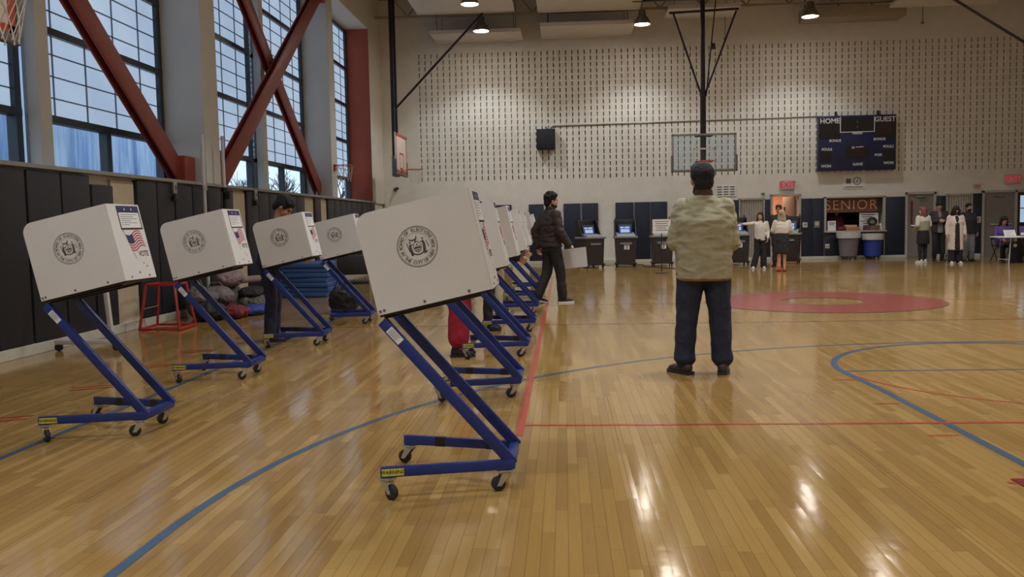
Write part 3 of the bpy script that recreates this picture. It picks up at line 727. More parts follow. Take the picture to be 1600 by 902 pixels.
def person(label, loc, rz, h=1.72, skin='skin1', pose=None, top=None, bottom=None, shoes=None, hair=None, face=True, group=None, vox=.0075, gv=.013, seed=1, extra=None):
    P = dict(DEF); P.update(pose or {}); k = h/1.75; K = Matrix.Scale(k,4)
    t = thing('person', label, 'person', loc, rz, group)
    bk = P['bulk']; pel = V((0,0,.95)) if 'pel' not in P else V(P['pel'])
    U = Matrix.Translation(pel) @ Matrix.Rotation(-P['lean'],4,'X') @ Matrix.Translation(V((0,0,-.95)))   # upper body lean (forward = +y)
    up = lambda q: K @ (U @ V(q)); lo = lambda q: K @ V(q)
    hc = P.get('head',(0,.025,1.635))
    HM = K @ U @ Matrix.Translation(hc) @ Matrix.Rotation(P['hyaw'],4,'Z') @ Matrix.Rotation(-P['hpitch'],4,'X') @ Matrix.Scale(P.get('hs',1.04),4)
    J = {q: up(P[q]) for q in ('shL','elL','wrL','shR','elR','wrR')}
    for q in ('wrL','wrR','elL','elR'):
        if q+'_abs' in P: J[q] = lo(P[q+'_abs'])
    J.update({q: lo(P[q]) for q in ('hipL','knL','anL','hipR','knR','anR')})
    # ---- body : one continuous surface
    b = newbm()
    ell(b, (0,-.012,.025), (.074,.094,.098), mtx=HM); ell(b, (0,.022,-.045), (.058,.070,.070), mtx=HM); ell(b, (0,.052,-.088), (.028,.028,.022), mtx=HM)
    ell(b, (0,.094,-.016), (.0125,.02,.02), mtx=HM); ell(b, (0,.086,.004), (.009,.014,.03), mtx=HM); ell(b, (0,.078,.026), (.05,.016,.012), mtx=HM)
    for s in (-1,1): ell(b, (s*.075,-.012,-.012), (.011,.020,.031), mtx=HM); ell(b, (s*.035,.060,-.030), (.022,.022,.02), mtx=HM)
    cap(b, up((0,-.01,1.42)), .056*k, HM @ V((0,-.015,-.06)), .052*k)
    rings(b, [(0,0,.90,.13*bk,.095*bk),(0,0,1.02,.125*bk,.09*bk),(0,0,1.15,.125*bk,.09*bk),(0,0,1.30,.155*bk,.10*bk),(0,-.005,1.40,.165,.085),(0,-.01,1.46,.09,.055)], mtx=K @ U)
    for s,sd in (('L',-1),('R',1)):
        sh,el,wr = J['sh'+s],J['el'+s],J['wr'+s]
        cap(b, sh, .050*k, el, .040*k); cap(b, el, .038*k, wr, .026*k)
        d = (wr-el).normalized(); hs = P['hand'+s] or {}
        hd = V(hs.get('d', d)); hand(b, wr, hd, hs.get('palm', (-sd,0,0)), hs.get('thumb', (0,1,.2)), hs.get('curl',.35))
        cap(b, J['hip'+s], .078*k*bk, J['kn'+s], .052*k*bk); cap(b, J['kn'+s], .052*k*bk, J['an'+s], .036*k)
        ta = radians(P['toe'+s]); fd = V((sin(ta),cos(ta),0)); an = J['an'+s]; gz = an.z-.055*k
        cap(b, an-fd*.035*k+V((0,0,-.03*k)), .035*k, V((an.x,an.y,gz))+fd*.13*k, .026*k)
    body = remesh(b, 'body', vox, 3, M[skin], t)
    if face:
        e = newbm()
        for s in (-1,1): ell(e, (s*.031,.082,.004), (.012,.007,.0075), mtx=HM, u=10, v=8)
        obj('eyes', e, M['eye'], body)
        e = newbm(); ell(e, (0,.090,-.055), (.023,.007,.0065), mtx=HM, u=12, v=8); obj('mouth', e, M['lip'], body)
    # ---- trousers / skirt
    if bottom:
        kind, mt = bottom[0], bottom[1]; o = bottom[2] if len(bottom) > 2 else {}
        g = newbm()
        if kind == 'trousers':
            r0,r1,r2 = o.get('r',(.100,.075,.060))
            hemz = o.get('hem',.05); wz = o.get('waist',1.0)
            if not P['sit']:
                rings(g, [(0,0,.84,.165*bk,.115*bk),(0,0,.93,.172*bk,.122*bk),(0,0,wz,.160*bk,.112*bk)], mtx=K)
            else: ell(g, tuple(lo(pel+V((0,.02,-.02)))), (.17*k,.15*k,.12*k))
            for s in 'LR':
                cap(g, J['hip'+s], r0*k*bk, J['kn'+s], r1*k*bk)
                q = J['an'+s].lerp(J['kn'+s], hemz); cap(g, J['kn'+s], r1*k*bk, q, r2*k*bk)
                if o.get('cuff'):
                    dd = (J['kn'+s]-J['an'+s]).normalized(); cyl(g, q-dd*.02*k, q+dd*.05*k, r2*1.22*k, r2*1.15*k)
        else:
            L_ = o['rings']; rings(g, L_, mtx=K)
        remesh(g, 'trousers' if kind == 'trousers' else 'skirt', gv, 3, M[mt], t, wr=.007, wf=8, ws=(1,1,.8), seed=seed)
    if 'skirt' in (extra or {}):
        g = newbm(); rings(g, extra['skirt'][1], mtx=K); remesh(g, 'skirt', gv, 3, M[extra['skirt'][0]], t, wr=.005, seed=seed)
    # ---- top
    if top:
        kind, mt = top[0], top[1]; o = top[2] if len(top) > 2 else {}
        g = newbm(); hz = o.get('hem',.92); fl = o.get('flare',1.); sb = o.get('sleeve',(.068,.058,.044))
        tb = o.get('tb',bk)
        rg = [(0,.0,hz,.165*tb*fl,.125*tb*fl),(0,0,(hz+1.12)/2,.168*tb*(1+fl)/2,.125*tb*(1+fl)/2),(0,.0,1.14,.170*tb,.125*tb),(0,0,1.28,.185*tb,.128*tb),(0,-.005,1.39,.190*(1+tb)/2,.108),(0,-.01,1.455,.13,.075),(0,-.01,1.49,.075,.065)]
        rings(g, rg, mtx=K @ U)
        for s in 'LR':
            el_, wr_ = J['el'+s], J['wr'+s]
            cap(g, J['sh'+s], sb[0]*k, el_, sb[1]*k)
            if not o.get('short'):
                q = el_.lerp(wr_, o.get('slen',.93)); cap(g, el_, sb[1]*k, q, sb[2]*k)
        jk = remesh(g, kind, o.get('gv',gv), 3, M[mt], t, wr=o.get('wr',.005), wf=o.get('wf',7), ws=(1,1,1.9), seed=seed+5)
        if 'collar' in o:
            g = newbm(); lathe(g, [(.060,1.45),(.074,1.46),(.078,1.50),(.071,1.54),(.063,1.54),(.058,1.46)], 24, K @ U @ Matrix.Translation((0,-.008,0)) @ Matrix.Diagonal((1.0,.92,1,1)), cap=False); obj('collar', g, M[o['collar']], jk)
        if 'band' in o:
            g = newbm(); rings(g, [(0,0,hz-.018,.150*tb*fl,.112*tb*fl),(0,0,hz-.010,.160*tb*fl,.12*tb*fl),(0,0,hz+.015,.160*tb*fl,.12*tb*fl)], 32, K @ U); obj('hem_band', g, M[o['band']], jk)
        if 'front' in o:      # shirt showing between the open fronts
            g = newbm(); R1 = .125*tb*fl; rings(g, [(0,R1-.03,o.get('fz',hz),.085,.05),(0,.125*tb*(1+fl)/2-.03,(hz+1.12)/2,.08,.05),(0,.125*tb-.03,1.2,.07,.048),(0,.085,1.38,.055,.045),(0,.04,1.47,.045,.04)], 18, K @ U); obj('shirt_front', g, M[o['front']], jk)
        if 'yoke' in o:
            g = newbm(); z0 = o['yoke'][1]
            rings(g, [(0,0,z0,.194*tb,.134*tb),(0,0,1.33,.193*tb,.132*tb),(0,-.005,1.40,.196*(1+tb)/2,.114),(0,-.01,1.458,.136,.081)], 22, K @ U)
            for s in 'LR': cap(g, J['sh'+s], (sb[0]+.006)*k, J['sh'+s].lerp(J['el'+s],.9), (sb[1]+.006)*k)
            remesh(g, 'yoke', gv, 3, M[o['yoke'][0]], jk, wr=.004, seed=seed)
    # ---- shoes
    if shoes:
        for s in 'LR':
            ta = radians(P['toe'+s]); an = J['an'+s]; gz = an.z-.085*k
            R = Matrix.Translation((an.x,an.y,gz)) @ Matrix.Rotation(-ta,4,'Z') @ K
            if 'roll'+s in P: R = Matrix.Translation((an.x,an.y,gz)) @ Matrix.Rotation(-ta,4,'Z') @ Matrix.Rotation(P['roll'+s],4,'X') @ K
            g = newbm()
            ell(g, (0,-.03,.055), (.044,.055,.055), mtx=R); ell(g, (0,.07,.040), (.046,.095,.040), mtx=R); ell(g, (0,.13,.034), (.043,.055,.032), mtx=R); cap(g, R @ V((0,-.02,.05)), .043*k, R @ V((0,-.012,.11)), .045*k)
            sh_ = remesh(g, 'shoe', .010, 2, M[shoes[0]], t)
            g = newbm(); O = [(.034,-.085),(.046,-.03),(.046,.03),(.052,.10),(.046,.165),(.02,.195),(-.02,.195),(-.046,.165),(-.050,.10),(-.044,.03),(-.044,-.03),(-.034,-.085)]
            prism(g, O, R, .026); obj('sole', g, M[shoes[1]], sh_)
    # ---- hair
    if hair:
        g = newbm(); st = hair[0]
        ell(g, (0,-.026,.040), (.089,.100,.094), mtx=HM); ell(g, (0,.012,.080), (.076,.084,.056), mtx=HM)
        if st in ('short','cap'):
            ell(g, (0,-.062,-.02), (.074,.056,.078), mtx=HM)
        if st == 'curly':
            rnd = random.Random(seed)
            for q in range(34):
                a = rnd.uniform(0,2*pi); e_ = rnd.uniform(.1,1.4); x,y,z = .085*cos(a)*cos(e_), -.015+.10*sin(a)*cos(e_), .045+.085*sin(e_)
                if y > .06 and z < .075: continue
                ell(g, (x,y,z), (.026,.026,.026), mtx=HM, u=8, v=6)
            ell(g, (0,-.078,-.02), (.066,.042,.075), mtx=HM)
        if st in ('long','bob'):
            zb = -.36 if st == 'long' else -.17
            for s in (-1,0,1): cap(g, HM @ V((s*.052,-.06,0)), .046*k, HM @ V((s*.075,-.085,zb)), .036*k)
            for s in (-1,1): cap(g, HM @ V((s*.076,-.005,.02)), .028*k, HM @ V((s*.092,.005 if st=='long' else -.01,zb*.95)), .024*k)
        if st == 'curtain':        # long hair falling over the face
            for s in (-1,-.4,.4,1): cap(g, HM @ V((s*.07,.045,.02)), .042*k, HM @ V((s*.08,.085,-.33)), .038*k)
            for s in (-1,0,1): cap(g, HM @ V((s*.055,-.06,0)), .046*k, HM @ V((s*.075,-.085,-.30)), .038*k)
        remesh(g, 'hair', .009, 2, M[hair[1]], t, wr=.004, wf=26, seed=seed)
    if 'beard' in (extra or {}):
        g = newbm(); ell(g, (0,.026,-.088), (.058,.066,.040), mtx=HM); ell(g, (0,.0,-.07),(.064,.05,.036), mtx=HM); remesh(g, 'beard', .008, 2, M[extra['beard']], t, wr=.002, wf=40)
    if 'mask' in (extra or {}):
        g = newbm(); ell(g, (0,.038,-.06), (.058,.066,.05), mtx=HM); remesh(g, 'face_mask', .009, 2, M[extra['mask']], t)
    return t

# the watching man, seen from behind
person('man seen from behind in olive jacket and jeans, arms folded, standing mid floor', (1.215,7.80,0), radians(-2), 1.83, 'skin1',
  dict(shL=(-.168,0,1.385), elL=(-.226,.0,1.11), wrL=(-.03,.21,1.19), shR=(.168,0,1.385), elR=(.226,.0,1.10), wrR=(.03,.23,1.15),
       hipL=(-.10,0,.90), knL=(-.140,.02,.49), anL=(-.165,-.0,.085), hipR=(.10,0,.90), knR=(.130,.02,.49), anR=(.155,-.0,.085), toeL=-38, toeR=12, bulk=1.14, head=(-.012,.035,1.625), hs=1.10, hyaw=radians(10), handL=dict(d=(1,.15,.1),palm=(0,-1,0),thumb=(0,0,1)), handR=dict(d=(-1,.1,.1),palm=(0,-1,0),thumb=(0,0,1))),
  top=('jacket','olive',dict(hem=.805, flare=1.0, tb=1.36, sleeve=(.086,.076,.060), collar='browncord', band='hemband', wr=.009, wf=6.5, gv=.009)),
  bottom=('trousers','jeans',dict(r=(.108,.080,.074), hem=.12, cuff=True)), shoes=('shoebrown','soledark'), hair=('short','hairblack'), vox=.007, gv=.010, seed=3, extra=dict(beard='hairblack'))
# the walking man
walker = person('man in dark jacket and black trousers walking right, holding a white card folder', (-.22,14.87,0), radians(-62), 1.84, 'skin2',
  dict(shL=(-.19,.0,1.42), elL=(-.235,-.16,1.16), wrL=(-.22,-.12,.90), shR=(.19,0,1.42), elR=(.26,.03,1.14), wrR=(.25,.19,.93),
       hipL=(-.085,0,.92), knL=(-.10,-.02,.50), anL=(-.10,-.20,.115), hipR=(.085,.02,.92), knR=(.09,.12,.50), anR=(.09,.15,.085), toeL=-4, toeR=4, rollL=-.25, bulk=1.02, hyaw=radians(-4), handR=dict(d=(0,.8,-.4),palm=(-.6,-.1,-.6),thumb=(-.4,.5,.6),curl=.5)),
  top=('jacket','jackdark',dict(hem=.90, tb=1.22, sleeve=(.078,.070,.058), collar='jackdark', wr=.010)),
  bottom=('trousers','pantsblack',dict(r=(.10,.080,.072), hem=.06)), shoes=('pantsblack','solewhite'), hair=('curly','hairblack'), seed=4, vox=.007, extra=dict(beard='hairblack'))
# voters at the booths
person('dark haired voter in navy bent over the third booth of the padded wall row', (-3.52,10.42,0), radians(-84), 1.74, 'skin1',
  dict(lean=.24, hpitch=.45, elL=(-.24,.16,1.16), wrL=(-.13,.36,1.10), elR=(.24,.16,1.16), wrR=(.13,.36,1.10), bulk=1.0),
  top=('sweatshirt','navycloth',dict(hem=.90,tb=1.2,sleeve=(.072,.064,.052))), bottom=('trousers','navycloth',dict(r=(.095,.076,.07),hem=.03)), shoes=('shoebrown','soledark'), hair=('curly','hairblack'), seed=6)
person('voter in wide dark red trousers, standing at a booth by the red line', (-1.10,9.05,0), radians(-85), 1.60, 'skin1',
  dict(lean=.30, hpitch=.5, elL=(-.24,.16,1.16), wrL=(-.13,.40,1.16), elR=(.24,.16,1.16), wrR=(.13,.40,1.16), bulk=1.12),
  top=('sweatshirt','pantsblack',dict(hem=.92,tb=1.25)), bottom=('trousers','redpants',dict(r=(.120,.112,.105),hem=.30)), shoes=('pantsblack','soledark'), hair=('short','hairblack'), seed=7)
person('voter in black coat and trousers, standing behind the one in red trousers', (-.98,11.2,0), radians(-88), 1.56, 'skin1',
  dict(lean=.34, hpitch=.6, elL=(-.24,.16,1.16), wrL=(-.13,.40,1.16), elR=(.24,.16,1.16), wrR=(.13,.40,1.16)),
  top=('coat','pantsblack',dict(hem=.72,tb=1.2,flare=1.1)), bottom=('trousers','pantsblack'), shoes=('pantsblack','soledark'), hair=('short','hairblack'), seed=8)
person('voter in tan trousers half hidden at the fifth booth by the red line', (-1.0,13.4,0), radians(-88), 1.55, 'skin2',
  dict(lean=.34, hpitch=.6, elL=(-.24,.16,1.16), wrL=(-.13,.40,1.16), elR=(.24,.16,1.16), wrR=(.13,.40,1.16)),
  top=('coat','greycloth',dict(hem=.8,tb=1.15,flare=1.05)), bottom=('trousers','tan'), shoes=('pantsblack','solewhite'), hair=('short','hairbrown'), seed=9, gv=.016)
# group by the opening
person('woman in white top and black trousers pointing beside the folding partition', (5.32,24.4,0), radians(170), 1.52, 'skin2',
  dict(elR=(.30,.14,1.40), wrR=(.52,.22,1.40), elL=(-.24,0,1.15), wrL=(-.22,.14,.95), hyaw=radians(-14), handR=dict(d=(.9,.25,.05),palm=(0,0,-1),thumb=(0,1,0),curl=.2), anR=(.20,.05,.085), anL=(-.10,0,.085)),
  top=('blouse','whitecloth',dict(hem=.88,tb=1.0,sleeve=(.06,.052,.042))), bottom=('trousers','pantsblack',dict(r=(.095,.09,.10),hem=.03)), shoes=('solewhite','solewhite'), hair=('long','hairbrown'), seed=10, gv=.016)
person('woman seen from behind with ash blond hair, white top and black skirt', (5.50,22.75,0), radians(-8), 1.54, 'skin2',
  dict(elL=(-.26,.03,1.18), wrL=(-.15,.22,1.12), elR=(.26,.03,1.18), wrR=(.15,.22,1.12), hyaw=radians(-12), hipL=(-.07,0,.92), hipR=(.07,0,.92), knL=(-.07,.01,.5), knR=(.07,.01,.5), anL=(-.07,0,.085), anR=(.07,0,.085)),
  top=('top','whitecloth',dict(hem=1.10,tb=1.12,sleeve=(.066,.06,.05))), bottom=('skirt','pantsblack',dict(rings=[(0,0,.52,.20,.15),(0,0,.75,.205,.155),(0,0,.95,.20,.15),(0,0,1.12,.17,.12)])), shoes=('hoopred','soledark'), hair=('bob','hairblond'), seed=11, gv=.016)
person('person in brown black clothes behind the blond woman, in front of the lit opening', (6.05,25.4,0), radians(160), 1.72, 'skin1',
  dict(bulk=1.05, elL=(-.28,.02,1.18)), top=('coat','jackdark',dict(hem=.60,tb=1.2,flare=1.05)), bottom=('trousers','jackdark'), shoes=('pantsblack','soledark'), hair=('short','hairbrown'), seed=12, gv=.016)
# group by the grey door
person('woman with reddish hair, khaki and cream top over a black skirt, beside the grey door', (10.20,25.85,0), radians(20), 1.58, 'skin2',
  dict(elL=(-.25,-.02,1.16), wrL=(-.17,.18,1.05), elR=(.25,-.02,1.16), wrR=(.17,.18,1.05), hyaw=radians(30), anL=(-.09,0,.085), anR=(.10,.03,.085)),
  top=('jumper','khakicloth',dict(hem=1.02,tb=1.06,yoke=('whitecloth',1.30))), bottom=('trousers','pantsblack',dict(r=(.09,.066,.05),hem=.02)), shoes=('solewhite','solewhite'), hair=('bob','hairred'), seed=13, gv=.016, extra=dict(skirt=('pantsblack',[(0,0,.60,.19,.15),(0,0,.8,.195,.15),(0,0,1.04,.165,.12)])))
person('tall person in dark jacket looking down at hands, between redhead and cream coat', (11.06,26.9,0), radians(175), 1.74, 'skin2',
  dict(hpitch=.45, elL=(-.25,.04,1.17), wrL=(-.06,.24,1.18), elR=(.25,.04,1.17), wrR=(.06,.24,1.18), bulk=1.05),
  top=('jacket','jackdark',dict(hem=.84,tb=1.22,front='greycloth')), bottom=('trousers','pantsblack'), shoes=('pantsblack','soledark'), hair=('curly','hairblack'), seed=14, gv=.016)
person('person with long black hair over the face, long cream coat open over black clothes', (10.86,25.3,0), radians(178), 1.58, 'skin2',
  dict(hpitch=.5, elL=(-.25,.0,1.14), wrL=(-.27,.06,.88), elR=(.25,.0,1.14), wrR=(.27,.06,.88), bulk=1.05),
  top=('coat','creamcloth',dict(hem=.42,tb=1.18,flare=1.16,front='pantsblack',fz=.40)), bottom=('trousers','pantsblack',dict(r=(.10,.10,.10),hem=.05)), shoes=('solewhite','solewhite'), hair=('curtain','hairblack'), seed=15, gv=.014)
person('person in black jacket and grey trousers with face mask, beside the cream coat', (11.66,26.35,0), radians(190), 1.66, 'skin1',
  dict(bulk=1.1), top=('jacket','pantsblack',dict(hem=.86,tb=1.3,sleeve=(.078,.07,.056),collar='pantsblack')), bottom=('trousers','greycloth',dict(r=(.105,.095,.085),hem=.05)), shoes=('shoebrown','soledark'), hair=('short','hairblack'), seed=16, gv=.016, extra=dict(mask='pantsblack'))

# ================================================================== TABLE AT THE RIGHT
def folding_chair(label, loc, rz):
    t = thing('folding_chair', label, 'chair', loc, rz, None)
    for s in (-1,1):
        q = newbm(); tube(q, [(s*.21,-.26,.0),(s*.21,.10,.52),(s*.21,.20,.82)], .011); obj('back_leg', q, M['pipe'], t)
        q = newbm(); tube(q, [(s*.19,.22,0),(s*.19,-.16,.44)], .011); obj('front_leg', q, M['pipe'], t)
    q = newbm(); box(q, (0,-.02,.45), (.40,.40,.025), bev=.01); obj('seat', q, M['black'], t)
    q = newbm(); box(q, (0,.17,.72), (.42,.02,.20), e=(-.28,0,0), bev=.008); obj('backrest', q, M['black'], t)
    return t
SIT = dict(sit=True, pel=(0,0,.52), hipL=(-.09,0,.52), hipR=(.09,0,.52), knL=(-.12,.42,.50), knR=(.12,.42,.50), anL=(-.12,.40,.085), anR=(.12,.40,.085), lean=.12)
def sitter(label, x, y, rz, topm, hair, seed, **kw):
    p = dict(SIT); p.update(dict(elL=(-.24,.12,1.18), wrL=(-.12,.32,1.12), elR=(.24,.12,1.18), wrR=(.12,.32,1.12), hpitch=.25)); p.update(kw)
    return person(label, (x,y,0), rz, 1.68, 'skin1', p, top=('sweater',topm,dict(hem=.93,tb=1.2)), bottom=('trousers','pantsblack'), shoes=('pantsblack','soledark'), hair=hair, seed=seed, gv=.016)
sitter('poll worker in purple sweater sitting at the table end beside the white poster', 12.35,25.75, radians(172), 'purple', ('bob','hairblack'), 21)
sitter('poll worker in dark clothes sitting behind the white poster on the table', 13.25,25.8, radians(180), 'pantsblack', ('short','hairblack'), 22)
sitter('poll worker in maroon sweater at the picture edge of the table', 14.12,25.6, radians(188), 'maroon', ('bob','hairbrown'), 23)
for x,y,l in ((12.38,25.9,'folding chair under the poll worker in purple'),(13.25,25.95,'folding chair under the poll worker in dark clothes'),(14.14,25.75,'folding chair under the poll worker in maroon')):
    c = folding_chair(l, (x,y,0), 0)
def ftable(label, x0, x1, y):
    t = thing('folding_table', label, 'table', ((x0+x1)/2,y,0)); L_ = x1-x0
    q = newbm(); box(q, (0,0,.725), (L_,.76,.035), bev=.012); obj('tabletop', q, M['paper'], t)
    for sx in (-1,1):
        for sy in (-1,1):
            q = newbm(); tube(q, [(sx*(L_/2-.25),sy*.28,.70),(sx*(L_/2-.20),sy*.30,.0)], .014); obj('leg', q, M['polewhite'], t)
        q = newbm(); cyl(q, (sx*(L_/2-.21),-.3,.12), (sx*(L_/2-.21),.3,.12), .01); obj('leg_brace', q, M['polewhite'], t)
    return t
ftable('long white folding table with papers, purple sign and white poster on it', 11.7, 14.2, 24.75)
def easel(label, loc, rz, w, h, tilt, m, lines, name='paper_stand', cat='sign'):
    t = thing(name, label, cat, loc, rz); R = Matrix.Rotation(-tilt,4,'X')
    q = newbm(); box(q, (0,0,h/2), (w,.008,h), mtx=R); obj('sheet', q, m, t, 0)
    q = newbm()
    for k in range(lines): box(q, (-.05*w*(k%3),-.0046,h*(.86-.66*k/max(1,lines-1))), (w*(.74-.12*(k%3)),.0012,h*.035), mtx=R)
    obj('printed_lines', q, M['print'], t, 0)
    q = newbm(); beam(q, R @ V((0,.005,h*.7)), (0,h*.55*cos(tilt)*.6+h*.7*sin(tilt),0.004), .03,.006); obj('prop', q, M['greyplastic'], t, 0)
    return t
TT = .7425
easel('white paper stand near the free end of the table', (11.98,24.55,TT), 0, .30, .20, .55, M['paper'], 4)
easel('second white paper stand, beneath the white poster', (13.0,24.5,TT), 0, .38, .24, .55, M['paper'], 4)
easel('white paper stand at the picture edge of the table', (13.75,24.5,TT), 0, .28, .2, .45, M['paper'], 3)
ps = easel('small purple framed sign on the table beside the free end papers', (12.43,24.62,TT), 0, .36, .27, .12, M['purple'], 3)
q = newbm(); box(q, (0,-.005,.06), (.30,.002,.07), mtx=Matrix.Rotation(-.12,4,'X')); obj('white_strip', q, M['paper'], ps, 0)
t = thing('poster_stand', 'white poster held up above the table on a post', 'sign', (12.92,24.9,TT))
q = newbm(); box(q, (0,0,.60), (.46,.012,.50)); obj('poster', q, M['paper'], t, 0)
q = newbm()
for k,(w_,z) in enumerate(((.34,.77),(.28,.73),(.32,.69),(.22,.65),(.30,.54),(.3,.51))): box(q, (0,-.007,z), (w_,.002,.018))
obj('printed_lines', q, M['print'], t, 0)
q = newbm(); cyl(q, (0,.014,.01), (0,.014,.82), .010); obj('post', q, M['pipe'], t); q = newbm(); box(q, (0,.014,.008), (.26,.2,.016), bev=.004); obj('base', q, M['pipe'], t)
t = thing('open_laptop', 'open grey laptop on the white table', 'laptop', (13.42,24.9,TT), pi)
q = newbm(); box(q, (0,0,.012), (.34,.24,.02), bev=.005); obj('keyboard_base', q, M['greyplastic'], t); q = newbm(); box(q, (0,.13,.13), (.34,.012,.22), e=(-.2,0,0)); obj('lid', q, M['greyplastic'], t)
def bag(label, loc, s, m, seed, cat='bag', name='bag', squash=1., strap=True, rz=0, wr=.02):
    t = thing(name, label, cat, loc, rz); rnd = random.Random(seed); b = newbm()
    ell(b, (0,0,s[2]*.5), (s[0]*.5,s[1]*.5,s[2]*.5)); 
    for k in range(5): ell(b, (rnd.uniform(-.3,.3)*s[0],rnd.uniform(-.25,.25)*s[1],rnd.uniform(.35,.6)*s[2]), (s[0]*.28,s[1]*.3,s[2]*.38))
    o = remesh(b, 'body', .016, 4, m, t, wr=wr, wf=9, seed=seed)
    for v in o.data.vertices: v.co.z = max(v.co.z, .004)
    if strap:
        q = newbm(); tube(q, [(-s[0]*.3,-.02,s[2]*.9),(-s[0]*.15,-.05,s[2]*1.22),(s[0]*.12,-.05,s[2]*1.24),(s[0]*.3,-.02,s[2]*.9)], .010); obj('strap', q, m, t)
    return t
bag('cream tote bag hanging low under the white table', (12.72,24.85,0), (.34,.25,.52), M['creamcloth'], 31, wr=.012)
bag('dark backpack on the floor under the white table', (13.15,24.9,0), (.40,.30,.46), M['bagblack'], 32)
bag('dark bag under the picture edge of the white table', (13.7,24.9,0), (.4,.3,.40), M['bagblack'], 33)
t = thing('signboard', 'dark blue signboard leaning under the free end of the table', 'sign', (12.36,25.06,0)); q = newbm(); box(q, (0,0,.30), (.36,.02,.58), e=(-.06,0,0)); obj('panel', q, M['pad_navy'], t)
q = newbm(); lathe(q, [(.05,0),(.05,.003)], 16, Matrix.Translation((-.02,-.030,.48)) @ Matrix.Rotation(pi/2,4,'X')); obj('emblem', q, M['paper'], t, 0)

# ================================================================== SCANNERS AND SIGN STAND
def scanner(label, loc, rz, num, lidded=True):
    t = thing('ballot_scanner', label, 'ballot scanner', loc, rz, 'ballot scanners along the back wall')
    q = newbm(); prism(q, [(-.27,.10),(.27,.10),(.31,.86),(-.31,.86)], plane_mtx((0,.30,0),(1,0,0),(0,0,1)), .60); obj('ballot_box', q, M['brownblack'], t, 30)
    q = newbm(); box(q, (0,0,.10), (.62,.66,.05), bev=.01); obj('base', q, M['black'], t)
    for sx in (-1,1):
        for sy in (-1,1):
            q = newbm(); w = Matrix.Translation((sx*.26,sy*.28,.045)) @ Matrix.Rotation(pi/2,4,'Y'); lathe(q, [(.030,-.02),(.045,-.016),(.045,.016),(.030,.02)], 16, w); box(q, (sx*.26,sy*.28,.075), (.06,.06,.03)); obj('caster', q, M['rubber'], t)
    q = newbm(); box(q, (0,-.01,.885), (.70,.66,.06), bev=.012); obj('rim', q, M['greyplastic'], t)
    q = newbm(); prism(q, [(-.30,.915),(.30,.915),(.30,1.03),(-.26,.955)], plane_mtx((-.27,0,0),(0,1,0),(0,0,1)), .54); s = obj('scanner_head', q, M['greyplastic'], t)
    q = newbm(); box(q, (.0,-.331,.70), (.34,.012,.06), bev=.004); obj('slot_plate', q, M['greyplastic'], t)
    q = newbm(); box(q, (0,.30,1.16), (.62,.05,.50), bev=.012)
    for sx in (-1,1): prism(q, [(-.10,.92),(.30,.92),(.30,1.40),(.16,1.40)], plane_mtx((sx*.31-.0125,0,0),(0,1,0),(0,0,1)), .025)
    obj('raised_lid', q, M['black'], t, 30)
    q = newbm(); box(q, (0,.10,1.12), (.40,.03,.30), e=(-.30,0,0), bev=.008); sc = obj('monitor', q, M['black'], t)
    R = Matrix.Translation((0,.10,1.12)) @ Matrix.Rotation(-.30,4,'X')
    q = newbm(); box(q, (0,-.0162,-.02), (.34,.002,.21), mtx=R); obj('lit_panel', q, M['screenblue'], sc, 0)
    q = newbm(); box(q, (0,-.0178,-.055), (.26,.002,.10), mtx=R); box(q, (-.09,-.0178,.045), (.10,.002,.05), mtx=R); box(q, (.06,-.0178,.045), (.14,.002,.05), mtx=R); obj('lit_window', q, M['screen'], sc, 0)
    for sx in (-1,1):
        q = newbm(); cyl(q, (sx*.27,.30,1.40), (sx*.27,.30,1.47), .018); obj('lid_latch', q, M['black'], t)
    if num:
        mm = plane_mtx((.02,-.3015,.60), (1,0,0), (0,-.0,1)); q = newbm(); box(q, (.02,-.302,.60), (.155,.004,.155)); c = obj('number_card', q, M['paper'], t, 0)
        q = newbm(); text(q, num, .15, plane_mtx((.02,-.3045,.595),(1,0,0),(0,0,1)), .001, bold=.003); obj('number', q, M['printdark'], c, 0)
    return t
scanner('black ballot scanner behind the walking man, turned sideways, screen lit', (.78,26.4,0), radians(28), None)
scanner('black ballot scanner numbered 2 with lit screen, alone before the wide navy pads', (1.83,26.6,0), 0, '2')
scanner('black ballot scanner numbered 3 behind the white sign stand', (2.93,26.8,0), 0, '3')
scanner('black ballot scanner numbered 4 with lit screen, beside the folding partition', (5.12,26.6,0), 0, '4')
scanner('brown black ballot scanner half hidden by the group at the lit opening', (6.72,26.9,0), radians(-20), None)
t = thing('sign_stand', 'white sign on a thin black stand in front of scanner 3', 'sign', (2.50,22.9,0))
q = newbm(); lathe(q, [(.17,0),(.17,.012),(.03,.025),(.014,.05)], 24); obj('base', q, M['black'], t); q = newbm(); cyl(q, (0,0,.02), (0,0,1.32), .013); obj('post', q, M['black'], t)
q = newbm(); box(q, (0,-.02,1.205), (.46,.012,.36)); obj('sheet', q, M['paper'], t, 0)
q = newbm()
for k,w_ in enumerate((.36,.30,.34,.24,.32)): box(q, (-.01*(k%2),-.027,1.33-k*.055), (w_,.002,.018))
obj('printed_lines', q, M['print'], t, 0)
tag(obj('power_cable', (lambda q:(tube(q,[(1.2,27.6,.013),(1.9,27.75,.013),(2.42,27.5,.013),(2.38,26.3,.013),(2.7,25.6,.013),(3.1,25.0,.013)],.012,6),q)[1])(newbm()), M['black']), 'black power cable on the floor around scanners 2 and 3', 'cable')
